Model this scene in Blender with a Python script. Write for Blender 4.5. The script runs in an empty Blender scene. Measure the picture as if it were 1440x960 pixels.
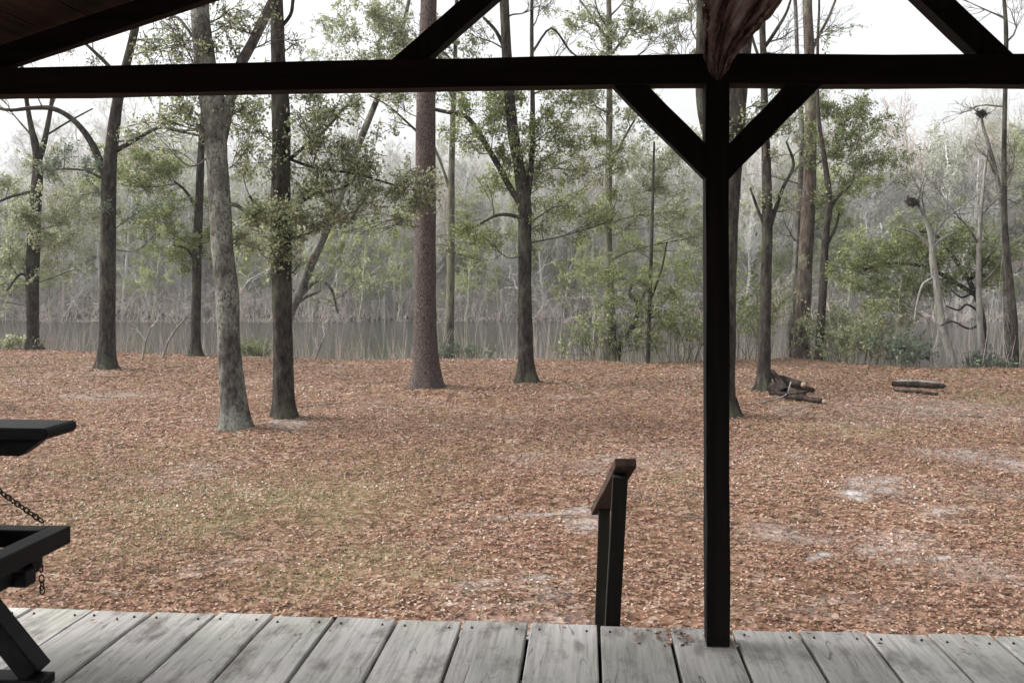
import bpy, math, random
import numpy as np
from mathutils import Vector, Matrix
from bpy.app.handlers import persistent

R = math.radians
sc = bpy.context.scene
COL = sc.collection
rng = np.random.default_rng(7)
random.seed(7)
F = 1300.0            # focal length in photo pixels (1440 wide)
CX, HY = 720.0, 390.0 # picture centre column, horizon row
CZ = 1.3              # eye height above the deck
GZ = -0.8             # ground level below the deck
WZ = -1.7             # river level

def at(px, py, Y):
    return np.array([(px - CX) / F * Y, Y, CZ + (HY - py) / F * Y])
def depth_of(py, z=GZ):
    return (CZ - z) * F / (py - HY)

# ------------------------------------------------------------------ helpers
def mesh_np(name, V, faces_list, rnd=None, smooth=False, mats=None):
    """V (n,3); faces_list = list of int arrays (m,k). One mesh."""
    me = bpy.data.meshes.new(name)
    V = np.ascontiguousarray(V, dtype=np.float32)
    me.vertices.add(len(V)); me.vertices.foreach_set('co', V.ravel())
    faces_list = [f for f in faces_list if len(f)]
    loops = np.concatenate([f.ravel() for f in faces_list]).astype(np.int32)
    sizes = np.concatenate([np.full(len(f), f.shape[1], np.int32) for f in faces_list])
    starts = np.concatenate([[0], np.cumsum(sizes)[:-1]]).astype(np.int32)
    me.loops.add(len(loops)); me.loops.foreach_set('vertex_index', loops)
    me.polygons.add(len(sizes)); me.polygons.foreach_set('loop_start', starts)
    if smooth: me.polygons.foreach_set('use_smooth', np.ones(len(sizes), bool))
    me.update(calc_edges=True)
    if rnd is not None:
        a = me.attributes.new('rnd', 'FLOAT', 'FACE'); a.data.foreach_set('value', np.asarray(rnd, np.float32))
    return me

KIDS = {}
def link(name, me, mat, parent=None, loc=None):
    o = bpy.data.objects.new(name, me)
    COL.objects.link(o)
    if mat is not None:
        if not me.materials: me.materials.append(mat)
    if parent is not None: o.parent = parent; KIDS.setdefault(parent.name, []).append(o)
    if loc is not None: o.location = loc
    return o

def tag(o, label=None, cat=None, group=None, kind=None):
    if label: o['label'] = label
    if cat: o['category'] = cat
    if group: o['group'] = group
    if kind: o['kind'] = kind
    return o

def empty(name, loc, label, cat, group=None):
    o = bpy.data.objects.new(name, None); COL.objects.link(o)
    o.location = loc; o.empty_display_size = .2
    return tag(o, label, cat, group)

def copy_tree(o, parent=None):
    c = o.copy(); COL.objects.link(c); c.parent = parent
    for ch in KIDS.get(o.name, ()): copy_tree(ch, c)
    return c

class Tubes:
    """collects tapered tubes into arrays"""
    def __init__(s): s.V = []; s.Q = []; s.T = []; s.n = 0
    def add(s, pts, rad, sides=5, noise=0.0, caps=True, flare=None):
        pts = np.asarray(pts, float); rad = np.asarray(rad, float)
        k = len(pts)
        d = np.gradient(pts, axis=0)
        d /= np.linalg.norm(d, axis=1)[:, None] + 1e-9
        ref = np.array([0.31, 0.95, 0.05]) if abs(d[0][2]) > .6 else np.array([0, 0, 1.0])
        x = np.cross(d, ref); x /= np.linalg.norm(x, axis=1)[:, None] + 1e-9
        y = np.cross(d, x)
        a = np.linspace(0, 2 * np.pi, sides, endpoint=False)
        r = rad[:, None] * np.ones(sides)[None]
        if noise:
            ph = rng.uniform(0, 6.28, 6)
            hh = np.cumsum(np.r_[0, np.linalg.norm(np.diff(pts, axis=0), axis=1)])[:, None]
            w = (np.sin(3 * a[None] + hh * 1.3 + ph[0]) * .5 + np.sin(5 * a[None] - hh * 2.1 + ph[1]) * .35
                 + np.sin(2 * a[None] + hh * 5.0 + ph[2]) * .35 + rng.normal(0, .35, (k, sides)))
            r = r * (1 + noise * w)
        if flare is not None:
            fl, nl = flare
            hh = np.cumsum(np.r_[0, np.linalg.norm(np.diff(pts, axis=0), axis=1)])
            lobe = (.5 + .5 * np.cos(nl * a + rng.uniform(0, 6))) * rng.uniform(.5, 1.6, sides)
            r = r + (rad[0] * fl * np.exp(-hh / (rad[0] * 1.1)))[:, None] * (.35 + lobe[None])
        P = pts[:, None, :] + r[..., None] * (np.cos(a)[None, :, None] * x[:, None, :] + np.sin(a)[None, :, None] * y[:, None, :])
        s.V.append(P.reshape(-1, 3))
        i = np.arange(k - 1)[:, None] * sides; j = np.arange(sides)[None]; j2 = (j + 1) % sides
        q = np.stack([i + j, i + j2, i + sides + j2, i + sides + j], -1).reshape(-1, 4) + s.n
        s.Q.append(q)
        s.n += k * sides
        if caps:
            s.V.append(pts[-1][None] + d[-1] * rad[-1]); 
            b = s.n - sides
            s.T.append(np.stack([b + j[0], b + j2[0], np.full(sides, s.n)], -1)); s.n += 1
    def mesh(s, name, off=(0, 0, 0), smooth=True):
        V = np.concatenate(s.V) - np.asarray(off)
        return mesh_np(name, V, [np.concatenate(s.Q)] + ([np.concatenate(s.T)] if s.T else []), smooth=smooth)

def leaf_mesh(name, C, size, off=(0, 0, 0), flat=0.0, aspect=.55, droop=.0, up_bias=0):
    """leaf-sized folded rhombi at centres C"""
    n = len(C)
    sz = size * rng.uniform(.6, 1.35, n)
    th = rng.uniform(0, 2 * np.pi, n)
    tilt = rng.normal(0, 1, n) * (1 - flat) * 0.9 + droop
    L = np.stack([np.cos(th) * np.cos(tilt), np.sin(th) * np.cos(tilt), np.sin(tilt)], -1)
    rr = rng.normal(0, 1, (n, 3)); rr[:, 2] *= 1; 
    if flat: rr = np.array([0, 0, 1.0])[None] + rng.normal(0, (1 - flat) * .9, (n, 3))
    W = np.cross(L, rr); W /= np.linalg.norm(W, axis=1)[:, None] + 1e-9
    N = np.cross(L, W)
    h = (sz * .5)[:, None]; w = (sz * aspect * .5)[:, None]
    fold = N * (sz * rng.uniform(-.15, .2, n))[:, None]
    A = C - L * h; B = C + W * w + fold; D = C + L * h; E = C - W * w + fold
    V = np.stack([A, B, D, E], 1).reshape(-1, 3) - np.asarray(off)
    f = np.arange(4 * n).reshape(-1, 4)
    return mesh_np(name, V, [f], rnd=rng.uniform(0, 1, n))

def box_np(lo, hi):
    x0, y0, z0 = lo; x1, y1, z1 = hi
    V = [(x0,y0,z0),(x1,y0,z0),(x1,y1,z0),(x0,y1,z0),(x0,y0,z1),(x1,y0,z1),(x1,y1,z1),(x0,y1,z1)]
    Q = [(0,3,2,1),(4,5,6,7),(0,1,5,4),(1,2,6,5),(2,3,7,6),(3,0,4,7)]
    return np.array(V, float), np.array(Q)

import bmesh
def beam_mesh(name, p0, p1, w, h, bevel=.004, up=(0, 0, 1), segs=6, wob=.0015):
    """squared timber from p0 to p1, width w (sideways), height h (along up), eased edges and slightly uneven"""
    p0 = Vector(p0); p1 = Vector(p1); d = (p1 - p0); L = d.length; d.normalize()
    u = Vector(up); s = d.cross(u).normalized(); u = s.cross(d).normalized()
    bm = bmesh.new()
    rings = []
    for i in range(segs + 1):
        c = p0 + d * (L * i / segs)
        j = [random.uniform(-wob, wob) for _ in range(4)]
        rings.append([bm.verts.new(c + s * (sx * w / 2 + j[k]) + u * (sz * h / 2 + j[(k + 1) % 4]))
                      for k, (sx, sz) in enumerate(((-1, -1), (1, -1), (1, 1), (-1, 1)))])
    for a, b in zip(rings, rings[1:]):
        for k in range(4): bm.faces.new((a[k], a[(k + 1) % 4], b[(k + 1) % 4], b[k]))
    bm.faces.new(rings[0][::-1]); bm.faces.new(rings[-1])
    bmesh.ops.recalc_face_normals(bm, faces=bm.faces)
    if bevel:
        ed = [e for e in bm.edges if len(e.link_faces) == 2 and e.calc_face_angle(0) > .8]
        bmesh.ops.bevel(bm, geom=ed, offset=bevel, segments=2, affect='EDGES', profile=.6)
    me = bpy.data.meshes.new(name); bm.to_mesh(me); bm.free()
    return me

# ------------------------------------------------------------------ materials
def new_mat(name):
    m = bpy.data.materials.new(name); m.use_nodes = True
    nt = m.node_tree; nt.nodes.clear()
    out = nt.nodes.new('ShaderNodeOutputMaterial')
    return m, nt, out
def N(nt, t, **kw):
    n = nt.nodes.new(t)
    for k, v in kw.items():
        if k in n.inputs: n.inputs[k].default_value = v
        else: setattr(n, k, v)
    return n
def ramp(nt, fac, stops, interp='LINEAR'):
    r = nt.nodes.new('ShaderNodeValToRGB'); r.color_ramp.interpolation = interp
    el = r.color_ramp.elements
    while len(el) < len(stops): el.new(.5)
    for e, (p, c) in zip(el, stops):
        e.position = p; e.color = (*c, 1) if len(c) == 3 else c
    nt.links.new(fac, r.inputs[0]); return r
def noise(nt, vec, scale, detail=4, rough=.6, out='Fac'):
    n = N(nt, 'ShaderNodeTexNoise'); n.inputs['Scale'].default_value = scale
    n.inputs['Detail'].default_value = detail; n.inputs['Roughness'].default_value = rough
    nt.links.new(vec, n.inputs['Vector']); return n.outputs[out]
def mapping(nt, scale, coord='Object', src=None):
    tc = nt.nodes.new('ShaderNodeTexCoord'); mp = nt.nodes.new('ShaderNodeMapping')
    mp.inputs['Scale'].default_value = scale
    nt.links.new(src if src is not None else tc.outputs[coord], mp.inputs[0]); return mp.outputs[0]
def mix(nt, fac, a, b, blend='MIX'):
    m = nt.nodes.new('ShaderNodeMix'); m.data_type = 'RGBA'; m.blend_type = blend
    for sock, v in ((m.inputs['Factor'], fac), (m.inputs[6], a), (m.inputs[7], b)):
        if hasattr(v, 'is_linked'): nt.links.new(v, sock)
        elif isinstance(v, (int, float)): sock.default_value = v
        else: sock.default_value = (*v, 1)
    return m.outputs[2]
def mathn(nt, op, a, b=0.0):
    m = nt.nodes.new('ShaderNodeMath'); m.operation = op
    for i, v in enumerate((a, b)):
        if hasattr(v, 'is_linked'): nt.links.new(v, m.inputs[i])
        else: m.inputs[i].default_value = v
    return m.outputs[0]
def bsdf(nt, out, color, rough=.85, height=None, strength=.5, dist=.01, spec=.2):
    p = nt.nodes.new('ShaderNodeBsdfPrincipled')
    if hasattr(color, 'is_linked'): nt.links.new(color, p.inputs['Base Color'])
    else: p.inputs['Base Color'].default_value = (*color, 1)
    p.inputs['Roughness'].default_value = rough
    p.inputs['Specular IOR Level'].default_value = spec
    if height is not None:
        b = nt.nodes.new('ShaderNodeBump'); b.inputs['Strength'].default_value = strength
        b.inputs['Distance'].default_value = dist
        nt.links.new(height, b.inputs['Height']); nt.links.new(b.outputs[0], p.inputs['Normal'])
    nt.links.new(p.outputs[0], out.inputs[0]); return p

def bark(name, dark, mid, light, lichen=None, lichen_amt=.5, sx=14, sz=3.5, bump=.03):
    m, nt, out = new_mat(name)
    v = mapping(nt, (sx, sx, sz))
    n1 = noise(nt, v, 1.0, 6, .65)
    vb = mapping(nt, (1.6, 1.6, 1.0))
    n2 = noise(nt, vb, 1.3, 5, .6)
    c = ramp(nt, n1, [(.34, dark), (.5, mid), (.68, light)]).outputs[0]
    if lichen:
        f = ramp(nt, n2, [(.62 - lichen_amt * .25, (0, 0, 0)), (.72 - lichen_amt * .2, (1, 1, 1))]).outputs[0]
        n3 = noise(nt, v, 3.0, 3, .6)
        f2 = mathn(nt, 'MULTIPLY', f, ramp(nt, n3, [(.35, (0, 0, 0)), (.6, (1, 1, 1))]).outputs[0])
        c = mix(nt, f2, c, lichen)
    bsdf(nt, out, c, .95, n1, 1.0, bump, .1)
    return m
def pine_bark(name, crack, plate_a, plate_b):
    m, nt, out = new_mat(name)
    v = mapping(nt, (26, 26, 8.5))
    w = noise(nt, v, 1.5, 3, .5, 'Color')
    vv = mix(nt, .6, v, w, 'ADD')
    vo = N(nt, 'ShaderNodeTexVoronoi'); vo.feature = 'DISTANCE_TO_EDGE'; vo.inputs['Scale'].default_value = 1.4
    nt.links.new(vv, vo.inputs['Vector'])
    n1 = noise(nt, v, 2.2, 5, .65)
    pc = ramp(nt, n1, [(.35, plate_a), (.65, plate_b)]).outputs[0]
    f = ramp(nt, vo.outputs['Distance'], [(.02, (0, 0, 0)), (.13, (1, 1, 1))]).outputs[0]
    c = mix(nt, f, crack, pc)
    h = mathn(nt, 'ADD', f, mathn(nt, 'MULTIPLY', n1, .5))
    bsdf(nt, out, c, .95, h, .8, .010, .1)
    return m
def leafmat(name, stops, trans=.35, rough=.42, spec=.5):
    m, nt, out = new_mat(name)
    a = nt.nodes.new('ShaderNodeAttribute'); a.attribute_name = 'rnd'
    c = ramp(nt, a.outputs['Fac'], stops).outputs[0]
    p = nt.nodes.new('ShaderNodeBsdfPrincipled'); p.inputs['Roughness'].default_value = rough
    p.inputs['Specular IOR Level'].default_value = spec
    t = nt.nodes.new('ShaderNodeBsdfTranslucent'); ms = nt.nodes.new('ShaderNodeMixShader')
    ms.inputs[0].default_value = trans
    nt.links.new(c, p.inputs['Base Color']); nt.links.new(c, t.inputs[0])
    nt.links.new(p.outputs[0], ms.inputs[1]); nt.links.new(t.outputs[0], ms.inputs[2])
    nt.links.new(ms.outputs[0], out.inputs[0]); return m

M = {}
M['bark_grey'] = bark('bark_grey', (.022, .019, .016), (.066, .058, .051), (.145, .134, .118), (.22, .225, .195), .7, sx=12, sz=7)
M['bark_brown'] = bark('bark_brown', (.028, .021, .017), (.085, .065, .052), (.16, .13, .11), (.20, .21, .15), .35)
M['bark_dark'] = bark('bark_dark', (.010, .008, .007), (.034, .028, .024), (.080, .068, .058), (.085, .09, .06), .45, sx=17, sz=6)
M['bark_moss'] = bark('bark_moss', (.035, .033, .026), (.095, .09, .072), (.17, .165, .135), (.17, .18, .11), .6)
M['bark_pale'] = bark('bark_pale', (.07, .066, .06), (.18, .17, .158), (.29, .28, .26), (.20, .205, .17), .6, bump=.01)
M['bark_pine'] = pine_bark('bark_pine', (.038, .029, .026), (.078, .059, .053), (.145, .115, .105))
M['twig'] = bark('twig', (.06, .052, .044), (.11, .10, .085), (.17, .155, .135), bump=.004)
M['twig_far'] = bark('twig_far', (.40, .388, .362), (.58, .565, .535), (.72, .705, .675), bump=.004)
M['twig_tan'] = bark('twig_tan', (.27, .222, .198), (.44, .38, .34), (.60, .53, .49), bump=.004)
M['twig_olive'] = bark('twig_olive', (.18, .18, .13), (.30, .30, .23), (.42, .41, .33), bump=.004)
M['leaf_dark'] = leafmat('leaf_dark', [(0, (.13, .155, .075)), (.5, (.28, .32, .17)), (.86, (.42, .44, .27)), (1, (.46, .37, .20))], .6)
M['leaf_mid'] = leafmat('leaf_mid', [(0, (.12, .16, .055)), (.5, (.24, .29, .11)), (.88, (.36, .40, .18)), (1, (.42, .36, .18))], .55)
M['leaf_yellow'] = leafmat('leaf_yellow', [(0, (.13, .155, .055)), (.5, (.23, .275, .105)), (1, (.34, .38, .17))], .5)
M['leaf_teal'] = leafmat('leaf_teal', [(0, (.07, .10, .07)), (.5, (.12, .165, .115)), (1, (.20, .24, .165))], .5)
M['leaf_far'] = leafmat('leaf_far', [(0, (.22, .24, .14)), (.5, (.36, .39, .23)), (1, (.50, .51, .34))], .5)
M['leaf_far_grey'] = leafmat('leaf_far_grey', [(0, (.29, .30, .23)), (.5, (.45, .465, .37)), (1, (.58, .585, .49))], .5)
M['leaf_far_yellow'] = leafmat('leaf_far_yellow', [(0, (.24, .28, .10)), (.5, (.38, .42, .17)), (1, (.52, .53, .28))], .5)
M['bark_white'] = bark('bark_white', (.18, .17, .155), (.38, .37, .345), (.56, .55, .52), bump=.004)
M['nest'] = bark('nest', (.020, .017, .014), (.045, .038, .032), (.08, .07, .06))
M['litter'] = leafmat('litter', [(0, (.042, .024, .019)), (.2, (.125, .064, .046)), (.42, (.235, .127, .088)), (.62, (.31, .187, .135)),
                                 (.80, (.37, .25, .19)), (.92, (.43, .325, .27)), (1, (.55, .47, .42))], .12, .7, .2)
M['grass'] = leafmat('grass', [(0, (.11, .12, .045)), (.5, (.19, .185, .075)), (1, (.29, .26, .13))], .3)

def timber(name, dark, mid, rough=.85, sx=30, sy=1.4, bump=.002, axis=1, spec=.25):
    m, nt, out = new_mat(name)
    s = [sx] * 3; s[axis] = sy
    v = mapping(nt, tuple(s)); n1 = noise(nt, v, 1.0, 5, .6)
    c = ramp(nt, n1, [(.3, dark), (.7, mid)]).outputs[0]
    bsdf(nt, out, c, rough, n1, .6, bump, spec); return m
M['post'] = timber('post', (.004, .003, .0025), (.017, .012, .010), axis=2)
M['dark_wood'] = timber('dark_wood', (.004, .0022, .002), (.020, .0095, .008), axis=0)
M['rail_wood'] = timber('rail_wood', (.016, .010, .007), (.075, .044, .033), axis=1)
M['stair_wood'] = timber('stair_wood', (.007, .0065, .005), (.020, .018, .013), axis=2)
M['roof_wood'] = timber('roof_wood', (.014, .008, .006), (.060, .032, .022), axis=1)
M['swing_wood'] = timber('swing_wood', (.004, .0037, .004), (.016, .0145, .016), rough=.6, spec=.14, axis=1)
M['iron'] = timber('iron', (.03, .018, .012), (.07, .045, .03), rough=.6, axis=2)

# weathered deck boards
def deck_mat():
    m, nt, out = new_mat('deck_board_wood')
    tc = nt.nodes.new('ShaderNodeTexCoord'); oi = nt.nodes.new('ShaderNodeObjectInfo')
    ad = nt.nodes.new('ShaderNodeVectorMath'); ad.operation = 'ADD'
    cmb = nt.nodes.new('ShaderNodeCombineXYZ')
    nt.links.new(mathn(nt, 'MULTIPLY', oi.outputs['Random'], 37.0), cmb.inputs[0])
    nt.links.new(mathn(nt, 'MULTIPLY', oi.outputs['Random'], 91.0), cmb.inputs[1])
    nt.links.new(tc.outputs['Object'], ad.inputs[0]); nt.links.new(cmb.outputs[0], ad.inputs[1])
    src = ad.outputs[0]
    warp = noise(nt, mapping(nt, (3, 1.2, 3), src=src), 1.5, 3, .5, 'Color')
    v0 = mapping(nt, (60, 2.2, 60), src=src)
    vw = mix(nt, .9, v0, warp, 'ADD'); 
    g1 = noise(nt, vw, 1.0, 6, .7)
    g2 = noise(nt, mapping(nt, (9, 4, 9), src=src), 1.0, 5, .65)
    g3 = noise(nt, mapping(nt, (2.2, 1.6, 2.2), src=src), 1.0, 3, .5)
    c = ramp(nt, g1, [(.22, (.22, .205, .195)), (.5, (.46, .44, .425)), (.8, (.62, .605, .595))]).outputs[0]
    c = mix(nt, 1.0, c, ramp(nt, g2, [(.33, (.48, .46, .44)), (.5, (1, 1, 1))]).outputs[0], 'MULTIPLY')
    c = mix(nt, .55, c, ramp(nt, g3, [(.35, (.62, .66, .55)), (.6, (1, .98, .97))]).outputs[0], 'MULTIPLY')
    # dark drawn-out stains and scars
    sv = mapping(nt, (7, 2.6, 7), src=src)
    vo = N(nt, 'ShaderNodeTexVoronoi'); vo.inputs['Scale'].default_value = 1.0
    nt.links.new(mix(nt, .35, sv, warp, 'ADD'), vo.inputs['Vector'])
    sp = ramp(nt, vo.outputs['Distance'], [(.10, (1, 1, 1)), (.22, (0, 0, 0))]).outputs[0]
    gate = ramp(nt, noise(nt, mapping(nt, (4, 2, 4), src=src), 1.3, 2), [(.50, (0, 0, 0)), (.56, (1, 1, 1))]).outputs[0]
    c = mix(nt, mathn(nt, 'MULTIPLY', mathn(nt, 'MULTIPLY', sp, gate), .6), c, (.09, .078, .07))
    # thin cracks: narrow band of a stretched noise
    cr = noise(nt, mix(nt, 1.2, mapping(nt, (14, 1.3, 14), src=src), warp, 'ADD'), 1.0, 2, .4)
    crk = ramp(nt, mathn(nt, 'ABSOLUTE', mathn(nt, 'SUBTRACT', cr, .5)), [(.0, (1, 1, 1)), (.010, (0, 0, 0))]).outputs[0]
    cg = mathn(nt, 'MULTIPLY', crk, ramp(nt, g2, [(.5, (0, 0, 0)), (.62, (1, 1, 1))]).outputs[0])
    c = mix(nt, mathn(nt, 'MULTIPLY', cg, .8), c, (.07, .06, .055))
    hs = nt.nodes.new('ShaderNodeHueSaturation'); nt.links.new(c, hs.inputs['Color'])
    nt.links.new(mathn(nt, 'ADD', mathn(nt, 'MULTIPLY', oi.outputs['Random'], .36), .82), hs.inputs['Value'])
    h = mathn(nt, 'SUBTRACT', g1, mathn(nt, 'MULTIPLY', cg, 1.5))
    bsdf(nt, out, hs.outputs[0], .75, h, .5, .004, .3)
    return m
M['deck'] = deck_mat()

# ------------------------------------------------------------------ ground
def sm(x, a, b):
    t = np.clip((x - a) / (b - a), 0, 1); return t * t * (3 - 2 * t)
def vnoise(x, y, s, seed=0):
    """cheap smooth value noise"""
    x = np.asarray(x, float) / s + 1000; y = np.asarray(y, float) / s + 1000
    xi = np.floor(x).astype(int); yi = np.floor(y).astype(int); fx = x - xi; fy = y - yi
    fx = fx * fx * (3 - 2 * fx); fy = fy * fy * (3 - 2 * fy)
    def h(a, b):
        n = (a * 374761393 + b * 668265263 + seed * 974711) & 0xffffffff
        n = ((n ^ (n >> 13)) * 1274126177) & 0xffffffff
        return ((n ^ (n >> 16)) & 0xffff) / 65535.0
    return (h(xi, yi) * (1 - fx) + h(xi + 1, yi) * fx) * (1 - fy) + (h(xi, yi + 1) * (1 - fx) + h(xi + 1, yi + 1) * fx) * fy
BX = np.array([-400, -60, -14.6, -9, -6, -2, 1, 3.5, 6.0, 7.2, 8.6, 10, 14, 60, 400.])
BY = np.array([40, 30, 26.5, 25.0, 23.6, 23.2, 23.4, 22.6, 23.6, 24.0, 21.9, 21.1, 21.0, 19, 10.])
def bank_edge(x): return np.interp(x, BX, BY)
def ground_z(x, y):
    x = np.asarray(x, float); y = np.asarray(y, float)
    e = bank_edge(x) + (vnoise(x, 0 * y, 1.3, 3) - .5) * .5
    z = GZ + (vnoise(x, y, 2.4, 1) - .5) * .06 + (vnoise(x, y, .7, 2) - .5) * .02
    for bx, by, bw in [(331, 608, 46), (399, 593, 34), (599, 547, 46), (740, 540, 32), (1017, 590, 42), (1071, 555, 27), (150, 522, 30), (275, 505, 21)]:
        Yt = (CZ - GZ) * F / (by - HY); Xt = (bx - CX) / F * Yt; rt = bw / 2 / F * Yt
        dd_ = np.sqrt((x - Xt) ** 2 + (y - Yt) ** 2)
        z = z + .05 * np.exp(-(np.maximum(dd_ - rt, 0) / (rt * 1.6)) ** 2) * (.6 + .8 * vnoise(x, y, .22, 12))
    # gentle lip at the top of the bank then the drop to the river bed
    z = z + .05 * np.exp(-((y - e + .8) / .8) ** 2)
    z = z * (1 - sm(y, e, e + 4)) + (-2.9) * sm(y, e, e + 4)
    shore = 63 + (vnoise(x, 0 * y, 9, 5) - .5) * 5 + (vnoise(x, 0 * y, 2.5, 6) - .5) * 2
    up = sm(y, shore - 4, shore + 2)
    land = -1.25 + sm(y, 66, 110) * 4.5 + sm(y, 100, 175) * 7.0 + (vnoise(x, y, 14, 8) - .5) * 1.2
    z = z * (1 - up) + land * up
    return z

def pads(px, py, rx, ry):
    Y = depth_of(py); X = (px - CX) / F * Y
    return X, Y, rx / F * Y, abs(depth_of(py - ry) - depth_of(py + ry)) / 2
SAND = [(*pads(1225, 682, 48, 7), .75), (*pads(1205, 694, 30, 3), 1), (*pads(1375, 645, 55, 13), .7), (*pads(1420, 655, 30, 6), .8), (*pads(1160, 788, 26, 4), 1.3),
        (*pads(795, 732, 70, 7), .6), (*pads(860, 655, 60, 10), .4), (*pads(1335, 783, 24, 4), .9), (*pads(1290, 786, 30, 5), .6),
        (*pads(1310, 712, 24, 10), .55), (*pads(770, 832, 45, 7), .55), (*pads(700, 846, 50, 7), .35), (*pads(1090, 745, 60, 14), .4),
        (*pads(1240, 762, 40, 8), .55), (*pads(1310, 575, 120, 14), .35), (*pads(160, 556, 60, 6), .35), (*pads(960, 640, 60, 10), .25),
        (*pads(740, 650, 30, 14), .4), (*pads(1400, 800, 60, 20), .35), (*pads(1180, 850, 80, 12), .3), (*pads(330, 775, 60, 6), .25),
        (*pads(225, 665, 50, 8), .3), (*pads(405, 600, 28, 4), .6)]
def sand_mask(x, y):
    m = np.zeros(np.shape(x))
    wx = x + (vnoise(x, y, .35, 21) - .5) * .5; wy = y + (vnoise(x, y, .3, 22) - .5) * .7
    for X, Y, rx, ry, a in SAND:
        d = ((wx - X) / rx) ** 2 + ((wy - Y) / ry) ** 2
        m = np.maximum(m, a * np.exp(-d * .9))
    m = m * (.55 + .9 * vnoise(x, y, .16, 23))
    return np.clip(m + .22 * sm(vnoise(x, y, 1.1, 24) * vnoise(x, y, .33, 25), .42, .7), 0, 1)
def green_mask(x, y):
    m = .15 + 0 * x
    for (px, py, rx, ry, a) in [(300, 720, 270, 75, .8), (480, 800, 200, 50, .75), (180, 650, 200, 40, .5), (560, 660, 160, 40, .45), (450, 700, 200, 50, .6),
                                (940, 680, 60, 40, .5), (1180, 610, 120, 20, .35), (1400, 560, 60, 18, .5)]:
        X, Y, a1, b1 = pads(px, py, rx, ry)
        m = np.maximum(m, a * np.exp(-(((x - X) / a1) ** 2 + ((y - Y) / b1) ** 2)))
    return m * (.45 + .9 * vnoise(x, y, .5, 31))

def axis(parts):
    return np.unique(np.round(np.concatenate(parts), 4))
xs = axis([np.arange(-15, 15.01, .11), np.geomspace(15, 700, 42), -np.geomspace(15, 700, 42)])
ys = axis([np.arange(3.0, 28, .11), np.arange(28, 72, .8), np.geomspace(72, 1500, 40), -np.geomspace(.5, 60, 12) + 3])
gx, gy = np.meshgrid(xs, ys)
gz = ground_z(gx, gy)
V = np.stack([gx, gy, gz], -1).reshape(-1, 3)
nx, ny = len(xs), len(ys)
i = np.arange(ny - 1)[:, None] * nx + np.arange(nx - 1)[None]
Q = np.stack([i, i + 1, i + nx + 1, i + nx], -1).reshape(-1, 4)
gme = mesh_np('ground', V, [Q], smooth=True)
at_s = gme.attributes.new('sand', 'FLOAT', 'POINT'); at_s.data.foreach_set('value', sand_mask(gx, gy).astype(np.float32).ravel())
at_g = gme.attributes.new('green', 'FLOAT', 'POINT'); at_g.data.foreach_set('value', green_mask(gx, gy).astype(np.float32).ravel())
m, nt, out = new_mat('leaf_covered_soil')
v = mapping(nt, (1, 1, 1))
vo = N(nt, 'ShaderNodeTexVoronoi'); vo.inputs['Scale'].default_value = 17.0; nt.links.new(v, vo.inputs['Vector'])
sep = nt.nodes.new('ShaderNodeSeparateColor'); nt.links.new(vo.outputs['Color'], sep.inputs[0])
c = ramp(nt, sep.outputs[0], [(0, (.05, .026, .018)), (.3, (.12, .062, .042)), (.6, (.20, .112, .075)), (.85, (.26, .165, .12)), (1, (.36, .28, .23))]).outputs[0]
nb = noise(nt, v, .55, 5, .6)
c = mix(nt, .5, c, ramp(nt, nb, [(.35, (.72, .62, .55)), (.65, (1.0, .98, .98))]).outputs[0], 'MULTIPLY')
ag = nt.nodes.new('ShaderNodeAttribute'); ag.attribute_name = 'green'
c = mix(nt, mathn(nt, 'MULTIPLY', ag.outputs['Fac'], .6), c, (.17, .16, .085))
as_ = nt.nodes.new('ShaderNodeAttribute'); as_.attribute_name = 'sand'
sn = noise(nt, v, 9, 4, .65)
sandc = ramp(nt, sn, [(.3, (.22, .195, .185)), (.7, (.38, .355, .35))]).outputs[0]
fs = mathn(nt, 'MULTIPLY', as_.outputs['Fac'], ramp(nt, sn, [(.25, (.5, .5, .5)), (.5, (1, 1, 1))]).outputs[0])
c = mix(nt, fs, c, sandc)
geo = nt.nodes.new('ShaderNodeNewGeometry'); sx = nt.nodes.new('ShaderNodeSeparateXYZ'); nt.links.new(geo.outputs['Position'], sx.inputs[0])
far = ramp(nt, mathn(nt, 'DIVIDE', sx.outputs[1], 100.0), [(.55, (0, 0, 0)), (.62, (1, 1, 1))]).outputs[0]
c = mix(nt, far, c, ramp(nt, nb, [(.3, (.07, .062, .05)), (.7, (.14, .125, .105))]).outputs[0])
wet = ramp(nt, mathn(nt, 'MULTIPLY', sx.outputs[2], -1.0), [(.0, (0, 0, 0)), (1.0, (1, 1, 1))])
hmix = mathn(nt, 'ADD', vo.outputs['Distance'], mathn(nt, 'MULTIPLY', sn, .6))
bsdf(nt, out, c, .95, hmix, .8, .02, .1)
gob = link('ground', gme, m); tag(gob, 'leaf strewn ground sloping to the river', kind='structure')

# water
m, nt, out = new_mat('river_water')
v = mapping(nt, (1.0, 2.6, 1))
n1 = noise(nt, v, 1.1, 4, .55); n2 = noise(nt, mapping(nt, (.09, .35, 1)), 1.0, 3, .5)
p = bsdf(nt, out, (.020, .021, .016), .15, mathn(nt, 'ADD', n1, mathn(nt, 'MULTIPLY', n2, .5)), .20, .05, .5)
p.inputs['IOR'].default_value = 1.33
wx_ = np.array([[-700, 15, WZ], [700, 15, WZ], [700, 75, WZ], [-700, 75, WZ]], float)
w = link('river_water', mesh_np('river_water', wx_, [np.array([[0, 1, 2, 3]])]), m)
tag(w, 'still grey brown river water', kind='structure')

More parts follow.
